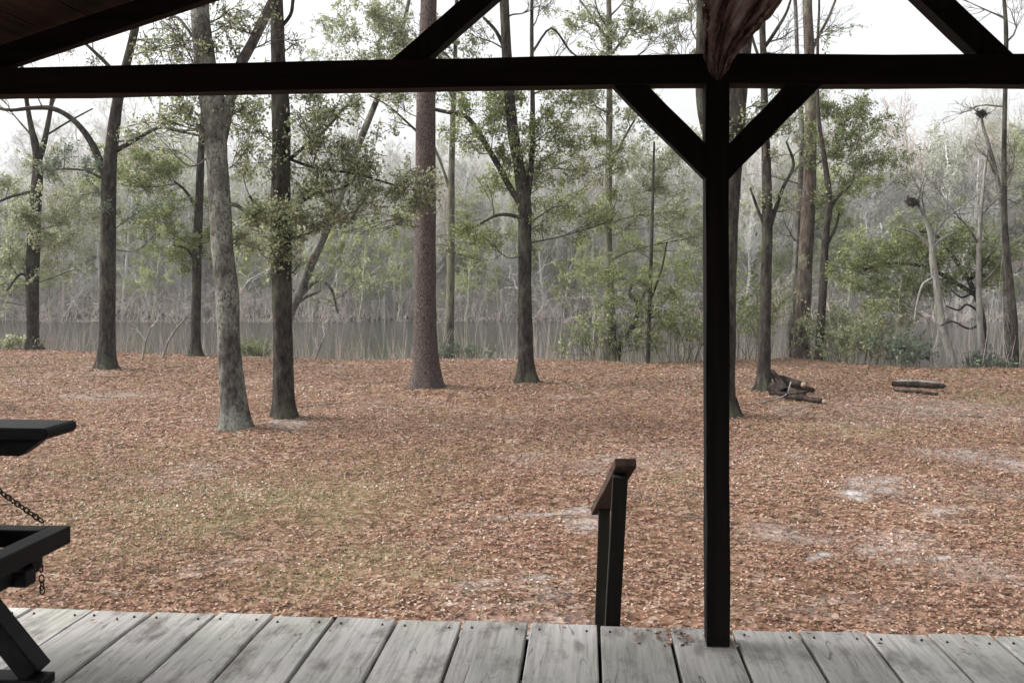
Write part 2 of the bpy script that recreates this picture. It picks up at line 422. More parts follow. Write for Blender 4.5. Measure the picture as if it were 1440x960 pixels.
# ------------------------------------------------------------------ leaf litter and grass (stuff)
def scatter(y0, y1, dens):
    area_x = 1.6
    out = []
    n = int(dens * (y1 - y0) * (y0 + y1) / 2 * 1.30)
    Y = np.sqrt(rng.uniform(y0 * y0, y1 * y1, n)); X = Y * rng.uniform(-.65, .65, n)
    return X, Y
XS, YS, SZ = [], [], []
for y0, y1, d, s in ((4.6, 7.5, 2000, .028), (7.5, 11, 1450, .032), (11, 16, 760, .039), (16, 27, 260, .056)):
    X, Y = scatter(y0, y1, d)
    keep = rng.uniform(0, 1, len(X)) > sand_mask(X, Y) * .95
    keep &= Y < bank_edge(X) + 1.0
    keep &= rng.uniform(0, 1, len(X)) > .45 * green_mask(X, Y) + .3 * (vnoise(X, Y, .9, 40) < .4)
    X, Y = X[keep], Y[keep]
    XS.append(X); YS.append(Y); SZ.append(np.full(len(X), s))
X = np.concatenate(XS); Y = np.concatenate(YS); S = np.concatenate(SZ)
C = np.stack([X, Y, ground_z(X, Y) + rng.uniform(.004, .022, len(X))], -1)
lme = leaf_mesh('fallen_leaves', C, 1.0 * S, flat=.72, aspect=.6)
# patches where leaves run lighter / darker
rv = np.clip(rng.beta(1.8, 2.0, len(X)) + (vnoise(X, Y, 1.6, 41) - .5) * .26 + (vnoise(X, Y, .45, 42) - .5) * .2, 0, 1)
lme.attributes['rnd'].data.foreach_set('value', rv.astype(np.float32))
tag(link('fallen_leaves', lme, M['litter']), 'rust brown fallen leaves covering the ground', kind='stuff')

X, Y = scatter(4.6, 24, 620)
keep = rng.uniform(0, 1, len(X)) < green_mask(X, Y) * 1.1
keep &= Y < bank_edge(X); X, Y = X[keep], Y[keep]
n = len(X)
b = np.stack([X, Y, ground_z(X, Y)], -1); th = rng.uniform(0, 6.28, n); hh = rng.uniform(.02, .055, n); wd = .0035 + .0009 * Y / 5
dx = np.stack([np.cos(th), np.sin(th), 0 * th], -1); lean = np.stack([rng.normal(0, .03, n), rng.normal(0, .03, n), hh], -1)
Vg = np.stack([b - dx * wd[:, None], b + dx * wd[:, None], b + lean], 1).reshape(-1, 3)
grm = mesh_np('grass', Vg, [np.arange(3 * n).reshape(-1, 3)], rnd=rng.uniform(0, 1, n))
tag(link('grass', grm, M['grass']), 'short yellow green grass showing through the leaves', kind='stuff')

# ------------------------------------------------------------------ trees
def smooth_path(pts, per=4):
    """Catmull-Rom through (k,4) rows x y z r"""
    P = np.asarray(pts, float); 
    if len(P) < 3:
        t = np.linspace(0, 1, per + 1)[:, None]; return P[0] * (1 - t) + P[-1] * t
    E = np.vstack([2 * P[0] - P[1], P, 2 * P[-1] - P[-2]]); out = []
    for k in range(1, len(E) - 2):
        for t in np.linspace(0, 1, per, endpoint=False):
            a, b, c, d = E[k - 1], E[k], E[k + 1], E[k + 2]
            out.append(.5 * ((2 * b) + (-a + c) * t + (2 * a - 5 * b + 4 * c - d) * t * t + (-a + 3 * b - 3 * c + d) * t ** 3))
    out.append(P[-1]); out = np.array(out); out[:, 3] = np.maximum(out[:, 3], .002); return out

def grow(tb, p, d, L, r, lev, tips, wob=.22, up=.12, kids=(4, 4, 3), rmin=.006, sides=(6, 4, 3, 3), spread=(.5, 1.0)):
    n = 5 if lev < 2 else 4
    pts = [np.array(p, float)]; rad = [r]; d = np.array(d, float); d /= np.linalg.norm(d)
    for k in range(n):
        d = d + rng.normal(0, wob, 3); d[2] += up; d /= np.linalg.norm(d)
        pts.append(pts[-1] + d * L / n); rad.append(max(rmin, r * (1 - .78 * (k + 1) / n)))
    tb.add(pts, rad, sides[min(lev, 3)], caps=lev < 1)
    if lev >= len(kids):
        tips.append((pts[1], pts[-1])); return
    for k in range(kids[lev]):
        t = rng.uniform(.25, 1.0) * n; i0 = min(int(t), n - 1); f = t - i0
        q = pts[i0] * (1 - f) + pts[i0 + 1] * f
        base = pts[i0 + 1] - pts[i0]; base /= np.linalg.norm(base)
        ax = rng.normal(0, 1, 3); ax -= base * ax.dot(base); ax /= np.linalg.norm(ax)
        a = rng.uniform(*spread); nd = base * math.cos(a) + ax * math.sin(a)
        grow(tb, q, nd, L * rng.uniform(.42, .68), max(rmin, (rad[i0]) * .6), lev + 1, tips, wob, up, kids, rmin, sides, spread)

def near_tree(name, label, cat, base, trunk, limbs=(), clumps=(), bark_m='bark_brown', leaf_m='leaf_mid', leaf_size=.085,
              twig_m='twig', top=True, auto=(), flare=.55, Yd=None, group=None, leafy=2.3, sides=14, lobes=5):
    """trunk / limbs: rows (px, py, width_px[, dY]) at the tree's own distance; clumps: (px,py,rx,ry,leaves) foliage masses on real limbs"""
    Y0 = Yd if Yd is not None else depth_of(base)
    def rows(rs, dy0=0):
        o = []
        for q in rs:
            dy = q[3] if len(q) > 3 else 0
            P = at(q[0], q[1], Y0 + dy); o.append((*P, q[2] / 2 / F * (Y0 + dy)))
        return o
    T = rows(trunk)
    gz0 = float(ground_z(T[0][0], T[0][1])); 
    root = np.array([T[0][0], T[0][1], gz0])
    T[0] = (T[0][0], T[0][1], gz0 - .08, T[0][3])
    if top:   # carry the trunk on above the frame
        l, l2 = np.array(T[-1]), np.array(T[-2]); dd = (l - l2)[:3]; dd /= np.linalg.norm(dd)
        H = rng.uniform(3, 6)
        for k in (.33, .66, 1):
            T.append((*(l[:3] + dd * H * k + rng.normal(0, .12, 3)), l[3] * (1 - .75 * k)))
    SP = smooth_path(T, 5)
    tb = Tubes(); tb.add(SP[:, :3], SP[:, 3], sides, noise=.045, flare=(flare, lobes))
    paths = [SP]
    for lm in limbs:
        L = smooth_path(rows(lm), 4); tb.add(L[:, :3], L[:, 3], 8, noise=.05); paths.append(L)
    e = empty(name, tuple(root), label, cat, group)
    link('trunk', tb.mesh(name + '_trunk', root), M[bark_m], e)
    tw = Tubes(); cents = []; anyb = False
    allp = np.concatenate(paths)
    sat = []
    for cl in clumps:
        sat.append(cl)
        for _ in range(2 if cl[4] > 60 else 1):
            a = rng.uniform(0, 6.28)
            sat.append((cl[0] + 1.35 * cl[2] * math.cos(a), cl[1] + 1.35 * cl[3] * math.sin(a), cl[2] * .8, cl[3] * .8, cl[4] * .33))
    for cl in sat:
        cx, cy, rx, ry, nl = cl[:5]; dy = cl[5] if len(cl) > 5 else rng.uniform(-1, 1) * rx / F * Y0 * .8
        Yc = Y0 + dy; c = at(cx, cy, Yc); rX = rx / F * Yc; rZ = max(ry, .72 * rx) / F * Yc
        # nearest carrier point that is lower than the clump
        d3 = np.linalg.norm(allp[:, :3] - (c - np.array([0, 0, rZ * .9])), axis=1) + 2.0 * np.maximum(0, allp[:, 2] - c[2] + rZ * .3)
        d3 += (allp[:, 3] < .0065) * 5
        j = int(np.argmin(d3)); s = allp[j, :3]; r0 = min(allp[j, 3] * .6, .009 + .008 * np.linalg.norm(c - s))
        mid = (s + c) / 2 + rng.normal(0, .12, 3) * np.linalg.norm(c - s) + np.array([0, 0, -.06 * np.linalg.norm(c - s)])
        LB = smooth_path([(*s, r0), (*mid, r0 * .75), (*c, r0 * .5)], 4)
        tw.add(LB[:, :3], LB[:, 3], 6, noise=.06); anyb = True; allp = np.concatenate([allp, LB[2:]])
        nsub = max(5, int(nl / 24)); ts = []
        for _ in range(nsub):
            q = rng.normal(0, 1, 3); q = q / np.linalg.norm(q) * rng.uniform(.1, 1.25)
            tgt = c + q * np.array([rX, rX * .9, rZ]); st = LB[rng.integers(3, len(LB)), :3]
            mm = (st + tgt) / 2 + rng.normal(0, .1, 3) * rX + np.array([0, 0, .03])
            sb = smooth_path([(*st, r0 * .42), (*mm, r0 * .3), (*tgt, .004)], 3); tw.add(sb[:, :3], np.maximum(sb[:, 3], .0045), 4, caps=False)
            # fine twigs with leaves
            for _2 in range(4):
                k = rng.integers(2, len(sb)); o = sb[k, :3]; dv = rng.normal(0, 1, 3); dv /= np.linalg.norm(dv); ln = rng.uniform(.15, .4) * max(rX, .4) 
                en = o + dv * ln + np.array([0, 0, -.03]); tw.add([o, (o + en) / 2 + rng.normal(0, .02, 3), en], [.005, .004, .003], 3, caps=False)
                ts.append((o, en))
        ts = np.array(ts); kk = rng.integers(0, len(ts), int(nl * leafy)); t = rng.uniform(.15, 1.1, len(kk))[:, None]
        cents.append(ts[kk, 0] * (1 - t) + ts[kk, 1] * t + rng.normal(0, .05, (len(kk), 3)) * max(1, rX * 1.3))
    for (px, py, ang, Lpx, wpx, kids) in auto:   # bare side branches: start on trunk nearest (px,py), image angle (0 right, 90 up)
        s0 = at(px, py, Y0); j = int(np.argmin(np.linalg.norm(allp[:, [0, 2]] - s0[[0, 2]], axis=1))); s = allp[j, :3]
        d = np.array([math.cos(R(ang)), rng.uniform(-.5, .5), math.sin(R(ang))])
        tips = []; grow(tw, s, d, Lpx / F * Y0, wpx / 2 / F * Y0, 1, tips, wob=.2, up=.05, kids=kids, rmin=.0045); anyb = True
    if top:   # bare crown above the picture
        for _ in range(5):
            j = rng.integers(len(SP) - 9, len(SP)); a = rng.uniform(0, 6.28)
            tips = []; grow(tw, SP[j, :3], (math.cos(a), math.sin(a), .7), rng.uniform(1.5, 3), SP[j, 3] * .5 + .01, 1, tips, kids=(3, 4, 3), rmin=.005)
            anyb = True
    if anyb: link('crown', tw.mesh(name + '_crown', root), M[twig_m], e)
    if cents:
        link('foliage', leaf_mesh(name + '_foliage', np.concatenate(cents), leaf_size * .70, root), M[leaf_m], e)
    return e

K2 = (0, 6, 4); K3 = (0, 8, 5); K1 = (0, 3)
near_tree('oak_tree', 'slim dark forked tree on the bank, leftmost of all trunks', 'tree', 493,
    [(47, 493, 19), (46, 460, 16), (46, 380, 18), (50, 290, 16), (53, 225, 13), (44, 180, 8), (38, 145, 6), (30, 90, 5)],
    [[(53, 228, 10), (62, 200, 8), (70, 160, 6), (76, 120, 5)], [(66, 190, 3), (95, 172, 3), (130, 153, 2)], [(45, 270, 5), (20, 275, 4), (-5, 285, 3)],
     [(48, 400, 5), (30, 385, 4), (10, 408, 3, -.5)]],
    [(30, 300, 50, 30, 700), (95, 290, 50, 40, 650), (15, 345, 45, 40, 500), (90, 340, 40, 30, 350), (130, 260, 35, 30, 300), (10, 250, 35, 30, 250),
     (20, 395, 40, 25, 200), (75, 245, 30, 25, 160)],
    'bark_dark', 'leaf_far', .12, auto=[(44, 200, 120, 70, 4, K2), (70, 160, 60, 60, 3, K2)])
near_tree('oak_tree', 'dark trunk left of the pale forked tree with a long limb arching left', 'tree', 522,
    [(150, 522, 30), (150, 505, 23), (151, 450, 22), (152, 350, 21), (153, 250, 20), (158, 200, 17), (165, 145, 15), (178, 90, 12), (190, 40, 11), (196, 0, 10)],
    [[(152, 258, 13), (141, 228, 11), (125, 195, 9), (102, 168, 8), (75, 153, 7), (45, 152, 6), (15, 155, 5), (-15, 150, 4)],
     [(161, 213, 8), (190, 197, 6), (222, 180, 5), (245, 183, 4), (285, 192, 3)],
     [(172, 115, 6), (152, 92, 6), (135, 75, 5), (118, 60, 4)], [(160, 260, 4), (120, 240, 3), (80, 238, 2)]],
    [(90, 210, 40, 22, 120), (118, 235, 35, 25, 200), (235, 60, 35, 20, 90), (130, 85, 30, 20, 60), (190, 300, 30, 30, 120)],
    'bark_dark', 'leaf_teal', .08, auto=[(160, 200, 20, 60, 3, K2), (170, 150, 150, 50, 3, K2), (222, 180, 40, 60, 3, K3), (250, 183, -20, 50, 3, K2),
     (60, 153, 110, 60, 3, K2), (130, 70, 80, 60, 2.5, K2), (185, 60, 20, 60, 3, K3)])
near_tree('oak_tree', 'thin dark trunk behind the pale forked tree near the water', 'tree', 505,
    [(275, 505, 21), (275, 490, 14), (276, 420, 13), (278, 340, 12), (281, 260, 11), (284, 190, 9), (288, 130, 8), (285, 60, 6), (285, 0, 5)],
    [[(280, 300, 5), (262, 270, 4), (245, 255, 3)], [(277, 370, 4), (262, 350, 3), (245, 345, 3)]],
    [(235, 235, 55, 30, 650), (205, 215, 45, 22, 380), (270, 335, 40, 18, 420), (248, 352, 28, 18, 260), (195, 300, 45, 35, 380), (240, 290, 40, 30, 380),
     (200, 260, 40, 30, 320), (300, 320, 25, 25, 160)],
    'bark_dark', 'leaf_mid', .10)
near_tree('oak_tree', 'large pale grey lichened trunk that forks under the beam, left of the straight dark trunk', 'tree', 608,
    [(331, 608, 46), (330, 585, 37), (325, 530, 33), (321, 470, 31), (319, 410, 32), (313, 350, 31), (309, 280, 30), (304, 210, 31), (299, 150, 34), (291, 100, 30), (284, 50, 27), (280, 0, 25), (278, -80, 22)],
    [[(308, 215, 16), (317, 170, 16), (326, 130, 15), (338, 92, 15), (355, 60, 14), (372, 25, 14), (388, -10, 12), (405, -60, 10)],
     [(305, 290, 8), (330, 288, 6), (348, 300, 5)], [(292, 80, 5), (270, 50, 4), (250, 25, 4), (235, 28, 2)]],
    [(225, 165, 40, 22, 160), (255, 145, 30, 25, 130), (330, 25, 40, 30, 120), (245, 55, 35, 30, 110), (360, 300, 32, 25, 330), (300, 60, 30, 30, 60), (350, 205, 25, 35, 120), (240, 90, 34, 30, 90), (330, 70, 30, 30, 90), (260, 120, 30, 25, 100), (215, 70, 30, 25, 60), (345, 150, 28, 30, 130)],
    'bark_grey', 'leaf_dark', .075, auto=[(296, 120, 160, 80, 4, K3), (290, 60, 170, 60, 3, K3), (286, 40, 20, 70, 3, K3), (345, 80, 50, 70, 3, K3), (360, 50, 120, 60, 3, K3), (310, 180, 175, 60, 3, K2)], flare=.35)
near_tree('oak_tree', 'straight dark trunk with leafy side shoots, right of the pale lichened trunk', 'tree', 593,
    [(399, 593, 34), (399, 575, 29), (398, 500, 28), (396, 420, 27), (395, 340, 29), (395, 270, 27), (396, 200, 26), (394, 140, 25), (391, 80, 20), (389, 0, 18), (388, -80, 15)],
    [[(394, 292, 8), (420, 285, 6), (445, 272, 5), (470, 268, 4), (495, 258, 3)], [(392, 310, 6), (370, 300, 5), (350, 275, 4)],
     [(389, 45, 6), (408, 22, 5), (412, 0, 5)], [(400, 230, 6), (430, 205, 5), (460, 180, 4), (485, 150, 3)], [(398, 220, 5), (440, 235, 4), (500, 245, 3), (560, 262, 3)]],
    [(370, 300, 34, 22, 420, -.2), (415, 300, 34, 24, 480, -.3), (395, 330, 30, 25, 380, -.25), (455, 245, 50, 28, 560), (510, 235, 50, 24, 560), (560, 268, 40, 20, 430),
     (440, 190, 45, 26, 420), (480, 200, 45, 25, 380), (450, 150, 50, 20, 260), (360, 180, 28, 40, 220), (520, 270, 40, 22, 420), (350, 345, 26, 18, 220),
     (470, 285, 40, 18, 300), (430, 265, 40, 22, 360), (395, 360, 22, 20, 200, -.2), (590, 290, 28, 18, 200), (345, 240, 22, 40, 160), (420, 60, 26, 25, 60), (365, 140, 28, 30, 190), (435, 135, 34, 24, 200), (470, 160, 30, 24, 200), (355, 110, 26, 26, 60)],
    'bark_dark', 'leaf_dark', .088, flare=.4, leafy=.8)
near_tree('leaning_tree', 'thin tree leaning right behind the straight dark leafy trunk', 'tree', 495,
    [(392, 498, 12), (405, 455, 12), (420, 415, 13), (438, 370, 12), (460, 320, 12), (482, 265, 11), (502, 210, 10), (520, 165, 9), (534, 130, 8), (560, 60, 6), (575, 0, 5)],
    [[(416, 425, 5), (445, 395, 5), (465, 405, 4), (475, 440, 3)], [(412, 430, 5), (430, 418, 4), (450, 410, 3)]],
    [(500, 150, 30, 22, 160), (545, 120, 35, 22, 200), (560, 60, 40, 30, 260), (500, 90, 40, 26, 260), (450, 380, 40, 30, 120), (510, 380, 45, 35, 160)], 'bark_grey', 'leaf_far', .10,
    auto=[(420, 415, 150, 50, 4, K2), (460, 320, 30, 70, 4, K2), (520, 165, 60, 60, 3, K3)], flare=.2)
near_tree('pine_tree', 'thick straight reddish brown pine trunk in the middle of the picture', 'tree', 547,
    [(599, 547, 46), (599, 525, 37), (598, 470, 32), (598, 400, 31), (598, 300, 30), (598, 200, 28), (600, 110, 26), (602, 40, 24), (603, -20, 22), (604, -120, 20)],
    [[(594, 192, 4), (568, 168, 3), (545, 148, 2), (520, 135, 2)]], [(560, 150, 30, 15, 50)], 'bark_pine', 'leaf_dark', .08, flare=.35, sides=18, lobes=6)
near_tree('oak_tree', 'slender grey tree between the reddish pine and the leafy oak, near the water', 'tree', 503,
    [(628, 503, 18), (631, 480, 15), (633, 420, 12), (634, 330, 11), (635, 250, 9), (637, 160, 8), (640, 90, 6), (642, 0, 5)],
    [[(634, 272, 5), (622, 235, 4), (608, 200, 4), (598, 170, 3)], [(636, 140, 3), (610, 60, 3), (590, 20, 2)]],
    [(548, 45, 45, 32, 620), (505, 85, 40, 26, 420), (520, 15, 40, 20, 360), (640, 100, 35, 20, 260), (570, 95, 35, 20, 240), (495, 40, 30, 25, 180), (630, 60, 25, 30, 160), (655, 20, 25, 25, 100), (560, 130, 34, 22, 240), (530, 60, 40, 30, 260), (665, 60, 30, 25, 160), (480, 10, 34, 20, 160)],
    'bark_moss', 'leaf_far', .11, auto=[(637, 160, 50, 60, 3, K3), (640, 90, 130, 70, 3, K3), (642, 40, 50, 60, 3, K3)])
near_tree('oak_tree', 'leafy oak right of the pine with a crooked limb reaching left', 'tree', 540,
    [(740, 540, 32), (740, 520, 23), (739, 470, 21), (738, 400, 19), (738, 330, 19), (737, 285, 20), (730, 235, 16), (722, 190, 16), (716, 130, 15), (712, 60, 14), (709, 0, 13), (706, -80, 11)],
    [[(736, 292, 11), (718, 265, 9), (702, 235, 9), (690, 215, 8), (674, 188, 8), (657, 165, 7), (640, 160, 6), (612, 154, 5), (595, 148, 3)],
     [(735, 308, 6), (715, 302, 5), (695, 304, 4), (670, 318, 3), (655, 325, 2)], [(742, 275, 10), (748, 220, 8), (749, 150, 7), (748, 80, 6), (748, 0, 5), (749, -60, 4)],
     [(712, 75, 6), (698, 45, 5), (680, 25, 4)], [(748, 75, 4), (775, 40, 3), (800, 70, 3), (812, 80, 2)]],
    [(700, 150, 45, 20, 420), (650, 145, 35, 20, 300), (665, 185, 30, 18, 200), (745, 175, 40, 28, 380), (790, 175, 45, 26, 330), (760, 235, 40, 32, 430), (820, 240, 45, 32, 380),
     (700, 215, 30, 28, 220), (650, 322, 36, 12, 230), (800, 290, 50, 32, 400), (690, 260, 36, 30, 180), (725, 130, 40, 14, 260), (840, 195, 30, 26, 180),
     (760, 315, 35, 20, 150), (835, 300, 40, 30, 240), (670, 345, 40, 14, 120), (540, 70, 1, 1, 1), (790, 130, 45, 14, 200)][:16] + [(790, 130, 45, 14, 200)],
    'bark_dark', 'leaf_mid', .082, auto=[(712, 70, 150, 60, 3, K3), (710, 30, 30, 60, 3, K3), (748, 90, 40, 80, 3, K3), (748, 40, 60, 60, 2.5, K3), (748, 130, 20, 80, 3, K3)], flare=.45)
near_tree('oak_tree', 'straight mossy grey trunk between the leafy oak and the porch post', 'tree', 506,
    [(858, 506, 30), (858, 490, 20), (857, 430, 15), (855, 350, 12), (856, 260, 10), (857, 160, 9), (857, 60, 8), (856, 0, 7)],
    [[(857, 240, 4), (880, 190, 3), (905, 150, 3)], [(857, 60, 4), (830, 20, 3), (815, 0, 3)], [(857, 80, 4), (885, 40, 3), (890, -10, 3)]],
    [(860, 45, 40, 30, 380), (915, 35, 30, 25, 260), (835, 145, 35, 18, 220), (885, 160, 30, 25, 200), (880, 225, 40, 30, 330), (925, 260, 36, 30, 330), (895, 300, 45, 30, 360),
     (960, 300, 25, 40, 260), (850, 290, 30, 30, 220), (820, 90, 30, 30, 100), (930, 90, 30, 30, 160), (950, 200, 28, 30, 180), (800, 30, 28, 25, 140), (890, 20, 34, 26, 220), (950, 60, 28, 28, 180), (815, 130, 30, 24, 160), (970, 20, 24, 26, 120)],
    'bark_moss', 'leaf_far', .11, auto=[(857, 150, 150, 80, 3, K3), (857, 100, 30, 90, 3, K3), (857, 50, 150, 70, 3, K3), (857, 20, 60, 80, 3, K3), (857, 200, 170, 60, 3, K2)])
near_tree('sapling', 'thin upright sapling with yellow green leaves left of the porch post at the bank', 'tree', 512,
    [(911, 512, 6), (912, 470, 6), (914, 420, 5), (916, 350, 5), (918, 280, 4), (920, 200, 3)],
    [[(912, 430, 3), (930, 380, 3), (938, 340, 2)]],
    [(900, 395, 36, 22, 200), (945, 410, 34, 24, 170), (860, 385, 36, 24, 130), (935, 445, 34, 22, 160), (850, 430, 36, 28, 130), (965, 370, 26, 26, 110), (890, 345, 34, 20, 80)],
    'bark_dark', 'leaf_yellow', .10, top=False, flare=.1)
near_tree('crooked_shrub', 'bare black crooked shrub stem on the bank beside the mossy grey trunk', 'shrub', 506,
    [(868, 506, 5), (874, 482, 6), (886, 465, 6), (897, 440, 7), (896, 425, 6), (886, 415, 5), (888, 400, 3)],
    [[(896, 437, 4), (902, 420, 4), (910, 405, 2)], [(888, 463, 3), (905, 455, 2), (925, 440, 2)]], [(870, 470, 20, 16, 90), (905, 470, 24, 14, 90)], 'bark_dark', 'leaf_yellow', .09, top=False, flare=.1)
near_tree('oak_tree', 'dark trunk hidden mostly behind the porch post with a spreading root', 'tree', 590,
    [(1017, 590, 42), (1017, 565, 30), (1020, 500, 28), (1022, 400, 26), (1026, 300, 25), (1032, 220, 25), (1038, 130, 26), (1046, 60, 23), (1053, 0, 20), (1060, -80, 16)],
    [[(1030, 560, 12), (1040, 582, 8), (1052, 594, 5)], [(1030, 330, 13), (1008, 240, 14), (988, 160, 14), (984, 100, 12), (985, 20, 11), (983, -80, 9)]],
    [(1045, 180, 22, 22, 120), (985, 195, 22, 18, 90), (1070, 150, 20, 20, 50)], 'bark_dark', 'leaf_dark', .075, flare=.5,
    auto=[(1052, 40, 60, 70, 3, K3), (985, 60, 130, 60, 3, K3), (985, 100, 150, 70, 3, K3), (984, 30, 100, 60, 3, K3)])
near_tree('oak_tree', 'slim dark tree beside the pile of logs', 'tree', 555,
    [(1071, 555, 27), (1073, 535, 19), (1075, 480, 17), (1077, 400, 15), (1079, 310, 15), (1078, 240, 13), (1076, 170, 11), (1074, 100, 9), (1072, 40, 9), (1072, 0, 8)],
    [[(1082, 322, 7), (1092, 290, 6), (1102, 262, 5), (1116, 232, 4), (1106, 200, 3)], [(1076, 322, 5), (1064, 290, 4), (1055, 265, 3)],
     [(1073, 70, 5), (1090, 45, 5), (1105, 20, 4), (1112, 0, 3)], [(1074, 100, 4), (1060, 60, 4), (1050, 20, 3)]],
    [(1108, 180, 26, 25, 110), (1100, 120, 22, 20, 50), (1110, 280, 24, 20, 80)], 'bark_dark', 'leaf_dark', .08,
    auto=[(1076, 200, 45, 60, 3, K3), (1074, 120, 50, 60, 3, K3), (1074, 60, 40, 70, 3, K3), (1105, 240, 60, 50, 2.5, K2), (1090, 300, 10, 50, 2.5, K2), (1074, 80, 20, 50, 3, K2)], flare=.45)
near_tree('pine_tree', 'tall straight brown trunk on the bank right of the slim tree by the logs', 'tree', 503,
    [(1126, 505, 25), (1127, 485, 22), (1130, 420, 21), (1134, 340, 20), (1138, 260, 18), (1140, 180, 16), (1139, 110, 14), (1137, 50, 14), (1135, 0, 13)],
    [[(1140, 75, 5), (1152, 50, 4), (1165, 25, 4), (1175, 0, 3)]],
    [(1195, 160, 40, 28, 420), (1175, 215, 45, 34, 520), (1220, 225, 36, 30, 400), (1165, 150, 24, 26, 260), (1195, 260, 36, 20, 260), (1165, 110, 34, 20, 200), (1215, 150, 36, 20, 220), (1245, 220, 26, 24, 180), (1170, 300, 26, 18, 170), (1170, 45, 20, 22, 40), (1235, 180, 22, 20, 140), (1150, 195, 26, 26, 260)],
    'bark_brown', 'leaf_mid', .10, flare=.25, auto=[(1140, 60, 40, 50, 2.5, K3), (1140, 130, 30, 60, 3, K2)])
near_tree('oak_tree', 'light grey trunk standing close behind the tall brown trunk on the bank', 'tree', 500,
    [(1110, 502, 13), (1112, 470, 12), (1118, 400, 11), (1124, 300, 10), (1128, 200, 8), (1122, 100, 6), (1118, 0, 5)], [], [], 'bark_grey', 'leaf_mid', flare=.3,
    auto=[(1120, 350, 150, 60, 3, K2), (1126, 250, 160, 50, 3, K2)])
near_tree('oak_tree', 'thin forked tree right of the tall brown trunk, half behind shrubs', 'tree', 508,
    [(1150, 508, 12), (1153, 470, 11), (1158, 400, 11), (1161, 330, 10), (1166, 290, 9), (1163, 250, 8), (1156, 200, 6), (1150, 150, 5), (1150, 60, 4)],
    [[(1165, 300, 5), (1176, 280, 5), (1190, 265, 5), (1198, 258, 4)], [(1160, 350, 5), (1175, 320, 4), (1180, 300, 3)]],
    [(1185, 290, 22, 18, 110), (1215, 255, 25, 15, 110)], 'bark_dark', 'leaf_mid', .10, flare=.2)
near_tree('evergreen_tree', 'low spreading evergreen with bright green crown on the right bank', 'tree', 512,
    [(1378, 514, 10), (1384, 480, 8), (1380, 440, 8), (1368, 405, 7), (1350, 375, 6), (1332, 350, 5), (1315, 330, 4), (1290, 325, 3)],
    [[(1372, 415, 7), (1340, 395, 6), (1300, 375, 5), (1250, 370, 4), (1215, 380, 3)], [(1362, 395, 6), (1385, 370, 5), (1400, 350, 3)], [(1379, 440, 4), (1360, 428, 3), (1348, 436, 2.5), (1330, 430, 2)],
     [(1380, 455, 4, 0), (1362, 462, 3, -.4), (1340, 452, 2.5, -.9), (1322, 458, 2, -1)], [(1368, 412, 3), (1352, 418, 2.5), (1338, 408, 2)]],
    [(1215, 372, 34, 20, 560), (1255, 350, 36, 18, 520), (1290, 345, 34, 16, 420), (1335, 335, 36, 20, 520), (1378, 352, 30, 20, 460), (1388, 388, 26, 16, 360), (1240, 395, 40, 20, 460),
     (1305, 320, 30, 14, 300), (1205, 400, 24, 20, 260), (1350, 380, 24, 14, 260), (1280, 375, 30, 14, 320), (1320, 365, 30, 16, 320), (1230, 430, 34, 16, 260), (1290, 400, 34, 16, 300), (1360, 320, 28, 14, 260), (1400, 370, 24, 18, 260)],
    'bark_dark', 'leaf_yellow', .095, top=False, flare=.2, leafy=1.7)
near_tree('birch_tree', 'white barked leaning tree at the right bank edge with twiggy crown', 'tree', 517,
    [(1342, 519, 12), (1334, 490, 12), (1325, 455, 11), (1318, 410, 10), (1312, 370, 9), (1308, 330, 7), (1298, 300, 5), (1286, 280, 4)],
    [[(1310, 350, 5), (1325, 335, 4), (1340, 328, 3)], [(1311, 350, 4), (1290, 330, 3), (1265, 320, 3)], [(1314, 390, 4), (1298, 400, 4), (1290, 425, 3), (1286, 450, 3)]],
    [], 'bark_pale', 'leaf_mid', twig_m='bark_grey', top=False, flare=.2,
    auto=[(1308, 330, 100, 90, 3, K2), (1312, 360, 60, 80, 3, K2), (1290, 290, 110, 60, 2.5, K2), (1310, 340, 75, 100, 3, K2)])
near_tree('birch_tree', 'second pale trunk on the right bank, right of the white leaning tree', 'tree', 515,
    [(1381, 517, 10), (1379, 480, 9), (1377, 430, 8), (1376, 380, 7), (1378, 320, 6), (1384, 250, 4), (1390, 200, 3)],
    [], [], 'bark_pale', 'leaf_mid', twig_m='bark_grey', top=False, flare=.1, auto=[(1377, 400, 50, 80, 3, K3), (1378, 340, 120, 90, 3, K3), (1380, 300, 60, 90, 3, K3)])
near_tree('bare_tree', 'thin bare tree with a dark twig ball at its tip, far right against the wood', 'tree', 515,
    [(1418, 512, 8), (1416, 450, 8), (1414, 380, 7), (1411, 310, 6), (1402, 250, 6), (1392, 210, 5), (1383, 180, 4), (1380, 162, 3)],
    [], [], 'bark_grey', 'leaf_mid', twig_m='bark_grey', top=False, flare=.1, auto=[(1382, 170, 60, 30, 2, K1), (1382, 170, 130, 30, 2, K1), (1402, 250, 150, 60, 3, K2), (1406, 280, 40, 50, 3, K2)])
near_tree('bare_tree', 'tall thin dark tree at the right edge of the picture', 'tree', 470,
    [(1428, 515, 10), (1426, 460, 10), (1421, 400, 9), (1414, 330, 8), (1412, 250, 7), (1413, 150, 6), (1415, 60, 6), (1412, 0, 5)],
    [], [], 'bark_dark', 'leaf_mid', Yd=21.5, flare=.2, auto=[(1413, 60, 40, 70, 3, K3), (1413, 20, 140, 80, 3, K3), (1412, 250, 30, 60, 3, K2), (1413, 150, 160, 60, 3, K2)])
